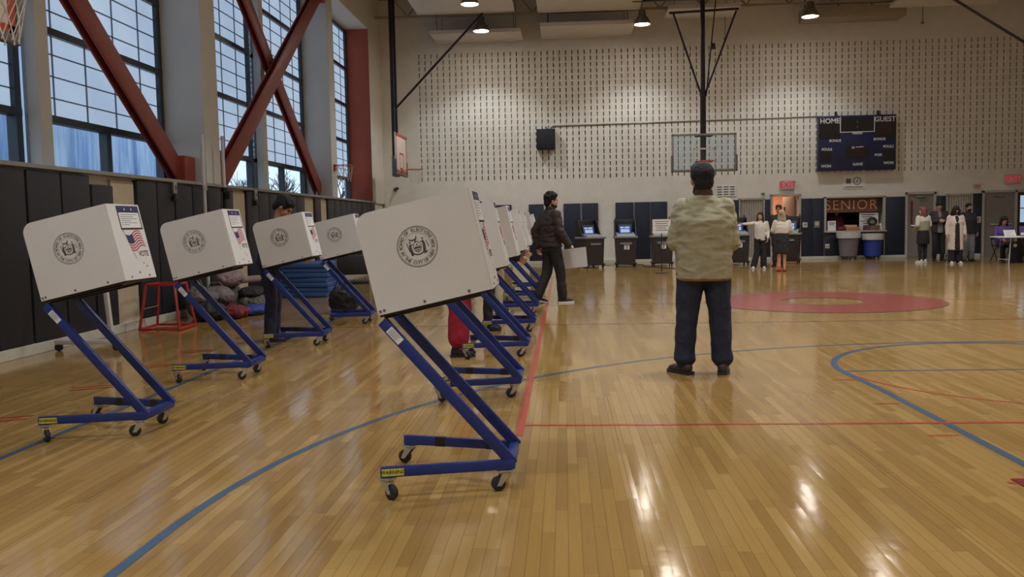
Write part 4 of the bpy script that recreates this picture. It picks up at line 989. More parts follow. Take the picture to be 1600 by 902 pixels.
# folder carried by the walking man
t = thing('card_folder', 'white card folder held low by the walking man', 'folder', (.16,15.25,.575), radians(-22))
q = newbm(); box(q, (-.01,0,.16), (.50,.008,.33), e=(0,radians(-6),0)); obj('front_sheet', q, M['white'], t, 0); q = newbm(); box(q, (-.01,.018,.165), (.49,.004,.33), e=(radians(-2),radians(-6),0)); obj('back_sheet', q, M['white'], t, 0)

# ================================================================== BACK WALL FITTINGS
def pad(x0, x1, label, z1=1.97, y=None, m='pad_navy', group='navy wall pads on the back wall', seam=None):
    t = thing('wall_pad', label, 'wall pad', ((x0+x1)/2, YB, 0), 0, group)
    q = newbm(); box(q, (0,-.035,(.105+z1)/2), (x1-x0-.006,.066,z1-.105), bev=.012); obj('cushion', q, M[m], t)
    return t
PW = [(-5.9,-5.30),(-5.28,-4.68),(-4.66,-4.06),(-3.6,-3.0),(-2.30,-1.70),(-1.14,-.64),(0,.55),(.61,1.14),(1.70,2.28),(2.33,2.83),(2.84,3.38),(4.70,5.19),(5.20,5.68)]
for i,(a,b_) in enumerate(PW): pad(a,b_, 'navy wall pad on the back wall, one of those left of the folding partition')
for a,b_ in ((.55,.61),(2.28,2.33)):
    q = newbm(); box(q, ((a+b_)/2,YB-.02,1.04), (b_-a,.04,1.86)); o = obj('seam_strip', q, M['seamgrey'], None); tag(o, 'grey strip between navy pads %s' % ('behind the sideways scanner' if a < 1 else 'above scanner 2'), 'strip')
pad(6.48,6.70, 'narrow navy pad between folding partition and lit opening', group=None)
pad(7.66,8.02, 'navy pad right beside the lit opening', group=None); pad(8.03,8.40, 'navy pad with two wall plates, beside the snack window', group=None)
t = pad(8.42,9.34, 'navy pad below the snack window, behind the grey bin', z1=.83, group=None); pad(9.35,10.30, 'navy pad below the snack window, behind the blue bin', z1=.83, group=None)
pad(10.33,10.94, 'tall navy pad between snack window and grey door', group=None); pad(11.94,12.22, 'narrow navy pad behind the people, beside the grey door', group=None); pad(13.02,13.34, 'narrow navy pad with a tan plate, right of the second partition', group=None, z1=2.02)
# folding partitions
for i,(a,b_,l) in enumerate(((5.72,6.46,'pale folding partition left of the lit opening'),(12.26,13.0,'pale folding partition behind the cream coat'))):
    t = thing('folding_partition', l, 'folding partition', ((a+b_)/2,YB,0)); w = b_-a
    n = 10; P = [(-w/2+w*k/(2*n), -.07 if k%2 else -.02) for k in range(2*n+1)]+[(w/2,-.001),(-w/2,-.001)]
    q = newbm(); prism(q, P, Matrix.Translation((0,0,.02)), 1.95); obj('pleated_panel', q, M['accordion'], t, 20)
    q = newbm(); box(q, (-w/2-.02,-.045,1.0), (.045,.09,2.0)); box(q, (w/2+.02,-.045,1.0), (.045,.09,2.0)); box(q, (0,-.045,2.0), (w+.08,.09,.06)); obj('frame', q, M['doorframe'], t)
# lit opening with a small warm room behind
bm = newbm()
box(bm, (7.17,YB+3.2,1.3), (2.6,.1,2.6)); box(bm, (5.92,YB+1.8,1.3), (.1,2.8,2.6)); box(bm, (8.42,YB+1.8,1.3), (.1,2.8,2.6)); box(bm, (7.17,YB+1.8,2.6), (2.6,2.8,.1)); 
struct('wall_side_room', bm, M['warmwall'])
bm = newbm(); box(bm, (7.17,YB+1.75,-.005), (2.5,2.9,.014)); struct('floor_side_room', bm, M['orange'])
bm = newbm()
for x in (6.72,7.62): box(bm, (x,YB+.06,1.05), (.07,.34,2.12), bev=.006)
box(bm, (7.17,YB+.06,2.10), (.97,.34,.07), bev=.006)
struct('door_1', bm, M['doorframe'])
t = thing('door_leaf', 'grey door leaf standing open inside the lit opening', 'door', (7.56,YB+.26,0), radians(102))
q = newbm(); box(q, (.44,0,1.03), (.86,.045,2.04), bev=.004); obj('panel', q, M['doorgrey'], t); q = newbm(); box(q, (.72,.026,1.35), (.12,.006,.75)); obj('glass_slit', q, M['black'], t); q = newbm(); tube(q, [(.80,.03,1.0),(.80,.07,1.0),(.70,.07,1.0)], .012); obj('handle', q, M['chrome'], t)
t = thing('low_cabinet', 'pale low cabinet inside the lit opening', 'cabinet', (7.35,YB+2.1,0)); q = newbm(); box(q, (0,0,.45), (.9,.5,.86), bev=.01); obj('carcass', q, M['warmwall'], t); q = newbm(); box(q, (0,-.02,.90), (.96,.56,.04), bev=.008); obj('worktop', q, M['cloud'], t)
# grey door
bm = newbm()
for x in (10.99,11.88): box(bm, (x,YB-.03,1.05), (.08,.08,2.1), bev=.006)
box(bm, (11.435,YB-.03,2.07), (.97,.08,.08), bev=.006); d2 = struct('door_2', bm, M['doorframe'])
q = newbm(); box(q, (11.435,YB-.015,1.01), (.82,.03,2.02)); lf = obj('door_leaf', q, M['doorgrey'], d2)
q = newbm(); box(q, (11.16,YB-.032,1.45), (.07,.01,.75)); obj('glass_slit', q, M['maroon'], lf); q = newbm(); box(q, (11.435,YB-.033,.20), (.78,.008,.34)); obj('kick_plate', q, M['doorgrey'], lf); q = newbm(); box(q, (11.435,YB-.05,1.02), (.6,.04,.05), bev=.01); obj('push_bar', q, M['chrome'], lf); q = newbm(); box(q, (11.45,YB-.06,1.95), (.28,.07,.06), bev=.01); obj('door_closer', q, M['greyplastic'], lf)
# double door at the right
bm = newbm()
for x in (13.38,14.40,15.42): box(bm, (x,YB-.03,1.05), (.08,.08,2.1), bev=.006)
box(bm, (14.40,YB-.03,2.07), (2.12,.08,.08), bev=.006); d3 = struct('door_3', bm, M['doorframe'])
q = newbm(); box(q, (13.89,YB-.015,1.01), (.94,.03,2.02)); lf = obj('door_leaf', q, M['doorgrey'], d3); q = newbm(); box(q, (13.89,YB-.06,1.93), (.28,.07,.06), bev=.01); obj('door_closer', q, M['greyplastic'], lf); q = newbm(); box(q, (13.95,YB-.05,1.02), (.7,.04,.05), bev=.01); obj('push_bar', q, M['chrome'], lf)
q = newbm(); box(q, (14.91,YB-.015,1.01), (.94,.03,2.02)); lf = obj('door_leaf', q, M['darkroom'], d3); q = newbm(); box(q, (14.62,YB-.033,1.50), (.17,.01,.85)); obj('lit_glass_slit', q, M['frosted'], lf); q = newbm(); box(q, (14.62,YB-.037,1.52), (.17,.008,.03)); obj('glazing_bar', q, M['frame'], lf)  # leaf stands in for a dark opening, its darkness put into the colour

# snack window
bm = newbm()
box(bm, (9.36,YB+1.6,1.5), (2.2,.1,2.4)); box(bm, (8.30,YB+.95,1.5), (.1,1.3,2.4)); box(bm, (10.42,YB+.95,1.5), (.1,1.3,2.4)); box(bm, (9.36,YB+.95,2.6), (2.2,1.3,.1)); box(bm, (9.36,YB+.95,.02), (2.2,1.3,.04)); struct('wall_snack_room', bm, M['darkroom'])
t = thing('serving_window_frame', 'pale metal frame with sill around the snack window', 'window frame', (9.36,YB,0))
q = newbm(); box(q, (-.93,-.03,1.44), (.07,.12,1.14), bev=.006); box(q, (.93,-.03,1.44), (.07,.12,1.14), bev=.006); box(q, (0,-.03,1.99), (1.93,.12,.06), bev=.006); obj('surround', q, M['doorframe'], t)
q = newbm(); box(q, (0,-.0,.885), (1.95,.40,.05), bev=.01); obj('sill', q, M['doorframe'], t)
t = thing('banner', 'brown SENIOR banner across the top of the snack window', 'banner', (9.36,YB+.06,0))
q = newbm(); box(q, (0,0,1.73), (1.79,.02,.46)); obj('board', q, M['signbrown'], t)
q = newbm(); text(q, 'SENIOR', .45, plane_mtx((-.08,-.0125,1.725),(1,0,0),(0,0,1)), .003, spacing=1.12, bold=-.006); obj('lettering', q, M['chalk'], t, 0)
q = newbm(); box(q, (.82,-.006,1.73), (.15,.012,.46)); obj('dark_end', q, M['darkroom'], t)
CT = .912
t = thing('notice_sheet', 'small white notice standing at the left of the snack window sill', 'notice', (8.63,YB-.08,CT)); q = newbm(); box(q, (0,0,.16), (.26,.006,.32), e=(-.08,0,0)); obj('sheet', q, M['paper'], t, 0); q = newbm()
for k in range(4): box(q, (0,-.006+.004*k,.26-k*.055), (.19-.03*(k%2),.002,.02), e=(-.08,0,0))
obj('printed_lines', q, M['print'], t, 0)
t = thing('menu_poster', 'white menu poster in the snack window below the banner end', 'poster', (9.86,YB+.10,CT)); q = newbm(); box(q, (0,0,.28), (.60,.01,.56)); obj('sheet', q, M['paper'], t, 0); q = newbm()
for k in range(6): box(q, (-.04*(k%2)-.02,-.007,.50-k*.07), (.42-.09*(k%3),.002,.03))
obj('printed_lines', q, M['print'], t, 0)
t = thing('snack_box', 'open orange snack box on the snack window sill', 'box', (9.27,YB-.06,CT)); q = newbm(); box(q, (0,0,.06), (.40,.22,.12), bev=.006); obj('tray', q, M['orange'], t); q = newbm(); box(q, (0,.10,.14), (.40,.01,.08)); obj('flap', q, M['tan'], t)
t = thing('snack_pile_cloth', 'maroon cloth bundle on the snack window sill', 'cloth', (8.97,YB-.06,CT+.012)); q = newbm(); ell(q, (0,0,.05), (.15,.10,.06)); ell(q, (.06,.02,.08), (.08,.07,.05)); remesh(q, 'folds', .012, 3, M['maroon'], t, wr=.01)
t = thing('basket', 'tan basket on the sill in front of the menu poster', 'basket', (9.98,YB-.08,CT)); q = newbm(); lathe(q, [(.13,0),(.17,.14),(.175,.15),(.16,.14),(.12,.012)], 24); obj('bowl', q, M['wicker'], t)
t = thing('wreath', 'dark wreath hung in front of the menu poster', 'wreath', (9.93,YB-.02,CT+.28)); q = newbm(); tube(q, [(.11*cos(2*pi*k/16)*1.1,0,.10*sin(2*pi*k/16)) for k in range(16)], .045, 8, closed=True); obj('ring', q, M['greenwreath'], t)
t = thing('paper_cup_stack', 'white cone of paper cups at the sill end', 'cups', (10.20,YB+.02,CT)); q = newbm(); lathe(q, [(.07,0),(.075,.05),(.03,.2),(.02,.22)], 18); obj('cups', q, M['paper'], t)
for k in range(3):
    t = thing('snack_packet', 'small snack packet on the sill, %s' % ('beside the menu poster','dark one at the basket','pale one near the orange box')[k], 'packet', (9.66+.10*k if k < 2 else 9.54,YB-.10,CT)); q = newbm(); box(q, (0,0,.07), (.09,.05,.14), bev=.012); obj('wrapper', q, M[('maroon','purple','tan')[k]], t)
person('person in maroon top standing in the dark snack window', (8.98,YB+.62,0.04), radians(180), 1.58, 'skin1', dict(hpitch=.2), top=('top','maroon'), bottom=('trousers','pantsblack'), shoes=('pantsblack','soledark'), hair=('bob','hairblack'), seed=41, gv=.018, vox=.009)
# bins
def bin_(label, loc, m, r0, r1, h, lined):
    t = thing('waste_bin', label, 'bin', loc); q = newbm(); lathe(q, [(r0*.9,.10),(r0,.105),(r1,h),(r1+.025,h),(r1+.028,h+.035),(r1-.005,h+.035),(r0-.02,.13)], 32); obj('tub', q, m, t)
    q = newbm(); lathe(q, [(r1+.03,h-.14+.02*0),(r1+.036,h-.05),(r1+.040,h+.05),(r1-.015,h+.052),(r1-.03,h-.2)], 32, cap=False); obj('liner', q, M['liner'], t)
    q = newbm(); lathe(q, [(r0*.8,.07),(r0*.95,.075),(r0*.95,.10),(r0*.8,.102)], 24); dl = obj('dolly', q, M['black'], t)
    for k in range(5):
        a = 2*pi*k/5-.3; q = newbm(); lathe(q, [(.02,-.012),(.035,-.01),(.035,.01),(.02,.012)], 14, Matrix.Translation((r0*.78*cos(a),r0*.78*sin(a),.035)) @ Matrix.Rotation(pi/2,4,'Y')); obj('wheel', q, M['rubber'], dl)
    for s in (-1,1):
        q = newbm(); box(q, (s*(r1+.03),0,h-.10), (.035,.14,.03), bev=.01); obj('grip', q, m, t)
    return t
bin_('grey round waste bin on a dolly under the snack window', (9.02,28.72,0), M['binGrey'], .26, .33, .82, True)
bin_('blue round recycling bin on a dolly under the snack window', (9.76,28.72,0), M['binBlue'], .25, .30, .76, True)
# plates, signs, posters
def wallbox(name, label, cat, x, z, w, h, m, d=.05, y=None):
    t = thing(name, label, cat, (x,(YB if y is None else y),z)); q = newbm(); box(q, (0,-d/2,0), (w,d,h), bev=.006); obj('housing', q, M[m], t); return t
t = wallbox('thermostat', 'pale thermostat guard between the two navy pads', 'thermostat', 7.78,1.12,.15,.16,'cloud',.04,YB-.068); q = newbm(); box(q, (0,-.042,.02), (.09,.004,.06)); obj('dial_window', q, M['greyplastic'], t)
t = wallbox('phone_plate', 'grey wall plate with emblem on the navy pad by the snack window', 'wall plate', 8.16,1.13,.17,.22,'greyplastic',.03,YB-.068); q = newbm(); lathe(q, [(.06,0),(.06,.004)], 18, Matrix.Translation((0,-.030,.02)) @ Matrix.Rotation(pi/2,4,'X')); obj('emblem', q, M['tan'], t)
t = wallbox('outlet', 'small outlet plate low on the pad left of the grey bin', 'outlet', 8.50,.42,.14,.14,'cloud',.015,YB-.068); q = newbm(); box(q, (-.03,-.017,0), (.03,.003,.06)); box(q, (.03,-.017,0), (.03,.003,.06)); obj('sockets', q, M['greyplastic'], t)
t = wallbox('switch_plate', 'tan switch plate on the narrow navy pad by the table', 'switch plate', 13.18,1.18,.24,.20,'tan',.03,YB-.068); q = newbm(); box(q, (0,-.032,0), (.14,.004,.12)); obj('cover', q, M['greyplastic'], t)
def exit_sign(label, x, z, w, h):
    t = thing('exit_sign', label, 'exit sign', (x,YB,z)); q = newbm(); box(q, (0,-.06,0), (w,.06,h), bev=.008); hs = obj('housing', q, M['exitbox'], t); q = newbm(); box(q, (0,-.015,0), (.1,.03,.1)); obj('mount', q, M['cloud'], t)
    q = newbm(); text(q, 'EXIT', h*.86, plane_mtx((0,-.0915,-.005),(1,0,0),(0,0,1)), .002, bold=.004); obj('lettering', q, M['exitred'], hs, 0); return t
exit_sign('red EXIT sign above the lit opening', 7.23,2.43,.46,.30)
exit_sign('red EXIT sign above the double door at the picture edge', 14.28,2.45,.46,.30)
t = thing('notice_board', 'white notice with printed grid high on the wall beside the watching man', 'notice', (5.28,YB,2.28)); q = newbm(); box(q, (0,-.01,0), (.62,.02,.36)); obj('board', q, M['paper'], t, 0)
q = newbm()
for k in range(4):
    for c in (-.21,0,.2): box(q, (c,-.0215,.12-k*.08), (.15,.002,.04))
obj('printed_grid', q, M['print'], t, 0)
t = thing('poster', 'grey and white poster with round emblem below the scoreboard', 'poster', (9.34,YB,2.47)); q = newbm(); box(q, (0,-.01,0), (.70,.02,.42)); obj('sheet', q, M['paper'], t, 0)
q = newbm(); mm = plane_mtx((.10,-.0205,.03),(1,0,0),(0,0,1)); annulus(q, .10,.13,mm,.002,32); prism(q, [(-.04,-.05),(0,-.06),(.05,.06),(.02,.05)], mm, .002); box(q, (-.17,-.0215,.03), (.16,.002,.16)); box(q, (0,-.0215,-.16), (.6,.002,.03)); obj('printed_emblem', q, M['print'], t, 0)
t = thing('notice_plate', 'small orange plate above the narrow navy pad by the table', 'notice', (13.2,YB,2.24)); q = newbm(); box(q, (0,-.008,0), (.24,.016,.17)); obj('plate', q, M['exitbox'], t); q = newbm(); box(q, (0,-.0165,.02), (.17,.002,.05)); box(q, (0,-.0165,-.04), (.14,.002,.03)); obj('printed_lines', q, M['orange'], t)
t = thing('door_chime', 'small dark sounder above the folding partition', 'sounder', (6.46,YB,2.16)); q = newbm(); ell(q, (0,-.03,0), (.06,.04,.035)); obj('dome', q, M['pipegrey'], t)
t = thing('wall_hook_camera', 'small black security camera on the wall above the red return', 'camera', (-5.55,YB,2.55)); q = newbm(); box(q, (0,-.02,0), (.12,.04,.12), bev=.01); obj('mount', q, M['hoopframe'], t); q = newbm(); cyl(q, (0,-.04,.02), (.10,-.16,.03), .045); obj('barrel', q, M['black'], t)
# loudspeaker and conduit
t = thing('loudspeaker', 'black square loudspeaker on the slotted wall', 'loudspeaker', (-.53,YB,4.06)); q = newbm(); box(q, (0,-.17,0), (.60,.30,.66), bev=.02); box(q, (0,-.02,0), (.2,.04,.2)); obj('cabinet', q, M['speaker'], t); q = newbm(); box(q, (0,-.326,0), (.54,.012,.60), bev=.005); obj('grille', q, M['speaker'], t); q = newbm(); cyl(q, (0,-.16,.33), (0,-.16,.42), .015); box(q, (0,-.08,.40), (.05,.16,.03)); obj('bracket', q, M['pipegrey'], t)
q = newbm(); tube(q, [(-.36,YB-.02,4.40),(-.36,YB-.02,4.46),(-.30,YB-.02,4.50),(8.3,YB-.02,4.585)], .018, 8); tag(obj('conduit', q, M['pipegrey'], None), 'thin conduit running from loudspeaker to scoreboard', 'conduit')
# scoreboard
SX,SZ,SWd,SH = 9.37,3.70,2.42,1.74
t = thing('scoreboard', 'black and dark blue basketball scoreboard with HOME and GUEST', 'scoreboard', (SX,YB,SZ))
q = newbm(); box(q, (0,-.12,0), (SWd,.20,SH), bev=.012); cab = obj('cabinet', q, M['boardblue'], t)
for x in (-.62,.7): q = newbm(); box(q, (x,-.03,SH/2+.05), (.06,.06,.20)); obj('bracket', q, M['pipe'], t)
FY = -.2215
def panel(x,z,w,h,m,name): q = newbm(); box(q, (x,FY,z), (w,.004,h)); return obj(name, q, M[m], t, 0)
panel(-.86,.45,.66,.66,'boardblack','digit_field'); panel(.86,.45,.66,.66,'boardblack','digit_field'); panel(0,.58,.98,.46,'boardblack','clock_field'); panel(.02,-.30,.74,.40,'boardblack','digit_field'); panel(-.98,-.42,.36,.34,'boardblack','digit_field'); panel(1.0,-.40,.36,.34,'boardblack','digit_field')
q = newbm()
for (x,z,w,h) in ((-.53,.58,.022,.50),(.53,.58,.022,.50),(0,.345,1.08,.022)): box(q, (x,FY-.004,z), (w,.004,h))
obj('clock_outline', q, M['lettering'], t, 0)
q = newbm(); box(q, (0,FY-.004,.66), (.03,.004,.04)); box(q, (0,FY-.004,.50), (.03,.004,.04)); obj('colon', q, M['greyplastic'], t, 0)
for x,z,w_,h_ in ((.87,.42,.40,.32),(.06,-.30,.30,.30)): q = newbm(); box(q, (x,FY-.004,z), (w_,.004,h_)); obj('unlit_digit', q, M['led'], t, 0)
q = newbm()
for s,x,z,sz in (('HOME',-.86,.70,.20),('GUEST',.86,.72,.20),('PERIOD',0,.30,.10),('BONUS',-.69,.08,.12),('BONUS',.69,.10,.12),('FOULS',-.95,-.19,.12),('PLAYER',.02,-.16,.12),('FOULS',.97,-.14,.12),('POSS',.66,-.40,.11),('WON',-.97,-.72,.13),('GAME',.02,-.68,.13),('WON',.98,-.66,.13)):
    q = newbm(); text(q, s, sz*(1.1 if sz > .15 else .92), plane_mtx((x,FY-.003,z),(1,0,0),(0,0,1)), .003, bold=.003); obj('lettering', q, M['lettering'], t, 0)

# ================================================================== BASKETBALL HOOPS
def net_bm(bm, c, r, h, m_):
    n = 12
    for s in (-1,1):
        for k in range(n):
            P = []
            for j in range(9):
                f = j/8; rr = r*(1-.42*f+.06*f*f); a = 2*pi*(k+s*f*1.6)/n; P.append((c[0]+rr*cos(a), c[1]+rr*sin(a), c[2]-h*f))
            tube(bm, P, .0045, 5)
def rim(parent, c, ax, plate):
    q = newbm(); tube(q, [(c[0]+.228*cos(2*pi*k/32), c[1]+.228*sin(2*pi*k/32), c[2]) for k in range(32)], .010, 8, closed=True)
    for s in (-1,1): tube(q, [(c[0]-ax[0]*.22+s*ax[1]*.08, c[1]-ax[1]*.22-s*ax[0]*.08, c[2]-.01), (plate[0]+s*ax[1]*.08, plate[1]-s*ax[0]*.08, c[2]-.06)], .012)
    box(q, (plate[0],plate[1],c[2]-.05), (.20 if ax[0] == 0 else .03, .20 if ax[1] == 0 else .03, .16), bev=.005); o = obj('rim', q, M['hoopred'], parent)
    q = newbm(); net_bm(q, c, .228, .42, None); obj('net', q, M['net'], o)
HX,HY = 4.075,26.0
t = thing('basketball_hoop', 'glass basketball backboard hung from the ceiling on a dark centre post', 'basketball hoop', (HX,HY,0))
bw,bz0,bz1 = 1.83,2.775,3.83
q = newbm(); zc = (bz0+bz1)/2; box(q, (0,0,zc), (bw-.06,.013,bz1-bz0-.06)); obj('glass_backboard', q, M['pane'], t, 0)
q = newbm()
for s in (-1,1): box(q, (s*(bw/2-.02),0,zc), (.045,.05,bz1-bz0), bev=.006)
box(q, (0,0,bz1-.03), (bw,.05,.06), bev=.006); box(q, (0,0,bz0+.02), (bw,.05,.045), bev=.006); obj('frame', q, M['hoopframe'], t)
q = newbm()
for s in (-1,1): box(q, (s*(bw/2),-.0,bz0+.20), (.07,.07,.48), bev=.02)
box(q, (0,0,bz0-.01), (bw+.06,.07,.06), bev=.02); obj('edge_padding', q, M['hooppad'], t)
q = newbm(); ts = .03
for (x,z,w,h) in ((0,bz0+.62,.61,.045),(0,bz0+.16,.61,.04),(-.29,bz0+.39,.04,.48),(.29,bz0+.39,.04,.48)): box(q, (x,-.008,z), (w,.003,h))
obj('target_square', q, M['boardwhite'], t, 0)
rim(t, (0,-.40,3.02), (0,-1), (0,-.05))
q = newbm(); cyl(q, (0,.18,bz0+.1), (0,.18,5.0), .085, n=20); cyl(q, (0,.18,5.0), (0,.18,ZC-.9), .066, n=20); lathe(q, [(.10,4.93),(.10,5.05)], 20, Matrix.Translation((0,.18,0))); obj('centre_post', q, M['pipe'], t)
for z in (bz0+.25,bz1-.06): q = newbm(); box(q, (0,.10,z), (.5,.16,.05), bev=.005); obj('board_bracket', q, M['pipe'], t)
q = newbm(); cyl(q, (-.95,.18,7.30), (1.02,.18,7.36), .035); obj('cross_pipe', q, M['pipe'], t)
for s,x in ((-1,-.84),(1,.95)):
    q = newbm(); cyl(q, (x,.18,7.3), (s*.05,.18,4.95), .028); obj('strut', q, M['pipe'], t)
q = newbm(); cyl(q, (.36,.1,7.6), (.08,.12,4.9), .018); obj('cable_strut', q, M['pipe'], t); q = newbm(); box(q, (.27,.06,6.30), (.10,.10,.16), bev=.01); obj('winch_box', q, M['pipe'], t)
q = newbm(); box(q, (1.2,.18,7.72), (6.4,.12,.14)); 
for x in (-1.6,0,1.4,4.0): box(q, (x,.18,8.0), (.05,.05,.5)); 
obj('ceiling_beam', q, M['pipe'], t)
def sidehoop(label, X, Y, sgn, zr=3.02, post=True, braceTo=None, board='boardwhite', bz=(2.9,4.1), half=.91):
    t = thing('basketball_hoop', label, 'basketball hoop', (X,Y,0)); z0,z1 = bz
    q = newbm(); box(q, (0,0,(z0+z1)/2), (.04,2*half,z1-z0), bev=.008); obj('backboard', q, M[board], t)
    q = newbm(); box(q, (0,0,z0-.0), (.075,2*half+.05,.09), bev=.02)
    for s in (-1,1): box(q, (0,s*half,z0+.20), (.075,.07,.45), bev=.02)
    obj('edge_padding', q, M['hooppad'], t)
    q = newbm()
    for (y,z,w,h) in ((0,z0+.62,.61,.05),(0,z0+.17,.61,.05),(-.29,z0+.40,.05,.5),(.29,z0+.40,.05,.5),(0,z1-.05,2*half,.09),(0,z0+.08,2*half,.07),(half-.09,(z0+z1)/2,.10,z1-z0),(-half+.09,(z0+z1)/2,.10,z1-z0)): box(q, (sgn*.022,y,z), (.003,w,h))
    obj('target_square', q, M['hoopred'], t, 0)
    rim(t, (sgn*.42,0,zr), (sgn,0), (sgn*.03,0))
    if post:
        q = newbm()
        for s in (-1,1): box(q, (-sgn*.16,s*.22,(z0+ZC-.004)/2), (.10,.08,ZC-.004-z0), bev=.008)
        for z in (z0+.3,z1-.2): box(q, (-sgn*.09,0,z), (.14,.6,.06))
        obj('mast', q, M['pipe'], t)
        q = newbm(); box(q, (-sgn*.16,0,z0+.25), (.13,.62,.62), bev=.02); obj('mast_cover', q, M['greyplastic'], t)
    if braceTo:
        q = newbm(); cyl(q, (-sgn*.16,0,4.85), braceTo, .035); obj('brace_strut', q, M['pipe'], t)
    return t
sidehoop('white side backboard with orange rim on a dark mast near the back corner', -4.89, 26.8, 1, 3.05, braceTo=(3.05,0,8.1))
sidehoop('backboard with red square at the top corner of the picture', -4.81, 6.80, 1, 3.27, bz=(3.05,4.25))
sidehoop('basketball hoop at the right picture edge, only its net and a brace showing', 12.9, 23.6, -1, 3.05, braceTo=(-2.95,0,6.85))
t = thing('basketball_hoop', 'small rim with white net on the far grey pier', 'basketball hoop', (XL,22.9,0)); rim(t, (.27,0,2.95), (1,0), (.02,0))

# ================================================================== LEFT WALL PADS AND FITTINGS
LP = [(9.49,10.15),(10.17,10.80),(10.84,11.37),(12.03,12.62),(12.64,13.20),(13.24,13.86),(13.88,14.45),(14.47,15.05),(15.07,15.62),(16.32,16.92),(16.94,17.54),(17.56,18.16),(18.18,18.78),(18.80,19.40),(19.42,20.02),(20.86,21.38),(22.02,22.62),(22.64,23.24),(23.26,23.86),(23.88,24.48),(24.5,25.1),(25.12,25.72),(25.74,26.34),(26.36,26.96),(26.98,27.6),(7.0,7.60),(7.62,8.2),(8.22,8.84),(8.86,9.46)]
for a,b_ in LP:
    t = thing('wall_pad', 'dark charcoal pad on the wall below the tall windows', 'wall pad', (XL-.06,(a+b_)/2,0), 0, 'dark pads on the window wall')
    z1 = 1.95 if abs(a-10.84) < .01 else 2.054
    q = newbm(); box(q, (.045,0,(.12+z1)/2), (.09,b_-a-.012,z1-.12), bev=.014); obj('cushion', q, M['pad_left'], t)
for a,b_,l in ((11.39,12.01,'cream wall strip between dark pads beside the nearest wall row booth'),(15.65,16.30,'cream wall strip between dark pads left of the dark haired voter'),(20.04,20.84,'cream wall strip right of the dark haired voter, nearer of two'),(21.40,22.00,'narrow cream wall strip between dark pads, farther of two')):
    q = newbm(); box(q, (XL-.04,(a+b_)/2,1.07), (.05,b_-a,1.92)); tag(obj('wall_strip', q, M['pad_cream'], None), l, 'wall strip')
def strobe(label, y):
    t = thing('call_station', label, 'alarm box', (XL+.03,y,1.93)); q = newbm(); box(q, (.03,0,.06), (.05,.11,.17), bev=.008); obj('housing', q, M['chrome'], t); q = newbm(); box(q, (.04,0,-.09), (.05,.12,.09), bev=.008); obj('strobe', q, M['black'], t); q = newbm(); box(q, (.058,0,.07), (.004,.03,.07)); obj('lens', q, M['black'], t)
strobe('small silver and black alarm box over the pads, right of the red foot plate', 13.14); strobe('small silver and black alarm box over the pads, near the dark haired voter', 16.68)
def pole(label, y, x, z1, black):
    t = thing('volleyball_post', label, 'post', (x,y,0)); q = newbm(); cyl(q, (0,0,.02), (0,0,z1), .028, n=16); obj('tube', q, M['polewhite'], t); q = newbm(); lathe(q, [(.15,0),(.15,.02),(.05,.04),(.045,.12)], 20); obj('foot', q, M['pipe'], t)
    q = newbm(); cyl(q, (0,0,1.98), (0,0,2.06), .05); obj('collar', q, M['black' if black else 'chrome'], t)
    if black: q = newbm(); cyl(q, (.0,0,.9), (0,0,1.98), .034); box(q, (.05,0,1.93), (.10,.08,.14), bev=.01); obj('winch', q, M['black'], t)
pole('slim white volleyball post, left of two before the wide grey pier', 13.9, -5.72, 2.86, False); pole('white volleyball post with black winch, right of two before the wide grey pier', 14.75, -5.72, 2.92, True)

# ================================================================== CLUTTER AT THE LEFT WALL
t = thing('red_stand', 'red steel stool frame on the floor before a dark pad', 'stand', (-5.47,11.85,0), radians(4)); hb,ht,hh = .27,.19,.62
C4 = [(-1,-1),(1,-1),(1,1),(-1,1)]
for sx,sy in C4: q = newbm(); beam(q, (sx*hb,sy*hb*1.15,0.01), (sx*ht,sy*ht*1.15,hh), .03,.03, bev=.003); obj('leg', q, M['redsteel'], t)
for nm,r,z in (('base_frame',hb,.025),('top_frame',ht,hh)):
    q = newbm()
    for k in range(4): a,b_ = C4[k],C4[(k+1)%4]; beam(q, (a[0]*r,a[1]*r*1.15,z), (b_[0]*r,b_[1]*r*1.15,z), .032,.032, bev=.003)
    obj(nm, q, M['redsteel'], t)
q = newbm(); cyl(q, (-.22,-.26,.30), (-.22,.26,.30), .008); obj('rung', q, M['chrome'], t)
t = thing('rolling_rack', 'white rolling rack foot on casters against the dark pads', 'rack', (-5.42,9.72,0))
q = newbm(); beam(q, (-.40,0,.10), (.36,0,.10), .05,.05, bev=.006); obj('foot_bar', q, M['polewhite'], t); q = newbm(); beam(q, (.27,0,.12), (.20,0,1.02), .05,.05, bev=.006); obj('upright', q, M['polewhite'], t)
q = newbm(); beam(q, (.20,-.0,1.0), (-.30,0,1.0), .05,.05, bev=.006); obj('top_bar', q, M['polewhite'], t)
for x,y in ((-.36,0),(.32,0)): q = newbm(); lathe(q, [(.02,-.018),(.045,-.015),(.045,.015),(.02,.018)], 16, Matrix.Translation((x,y,.045)) @ Matrix.Rotation(pi/2,4,'X')); cyl(q, (x,y,.05), (x,y,.085), .02); obj('caster', q, M['rubber'], t)
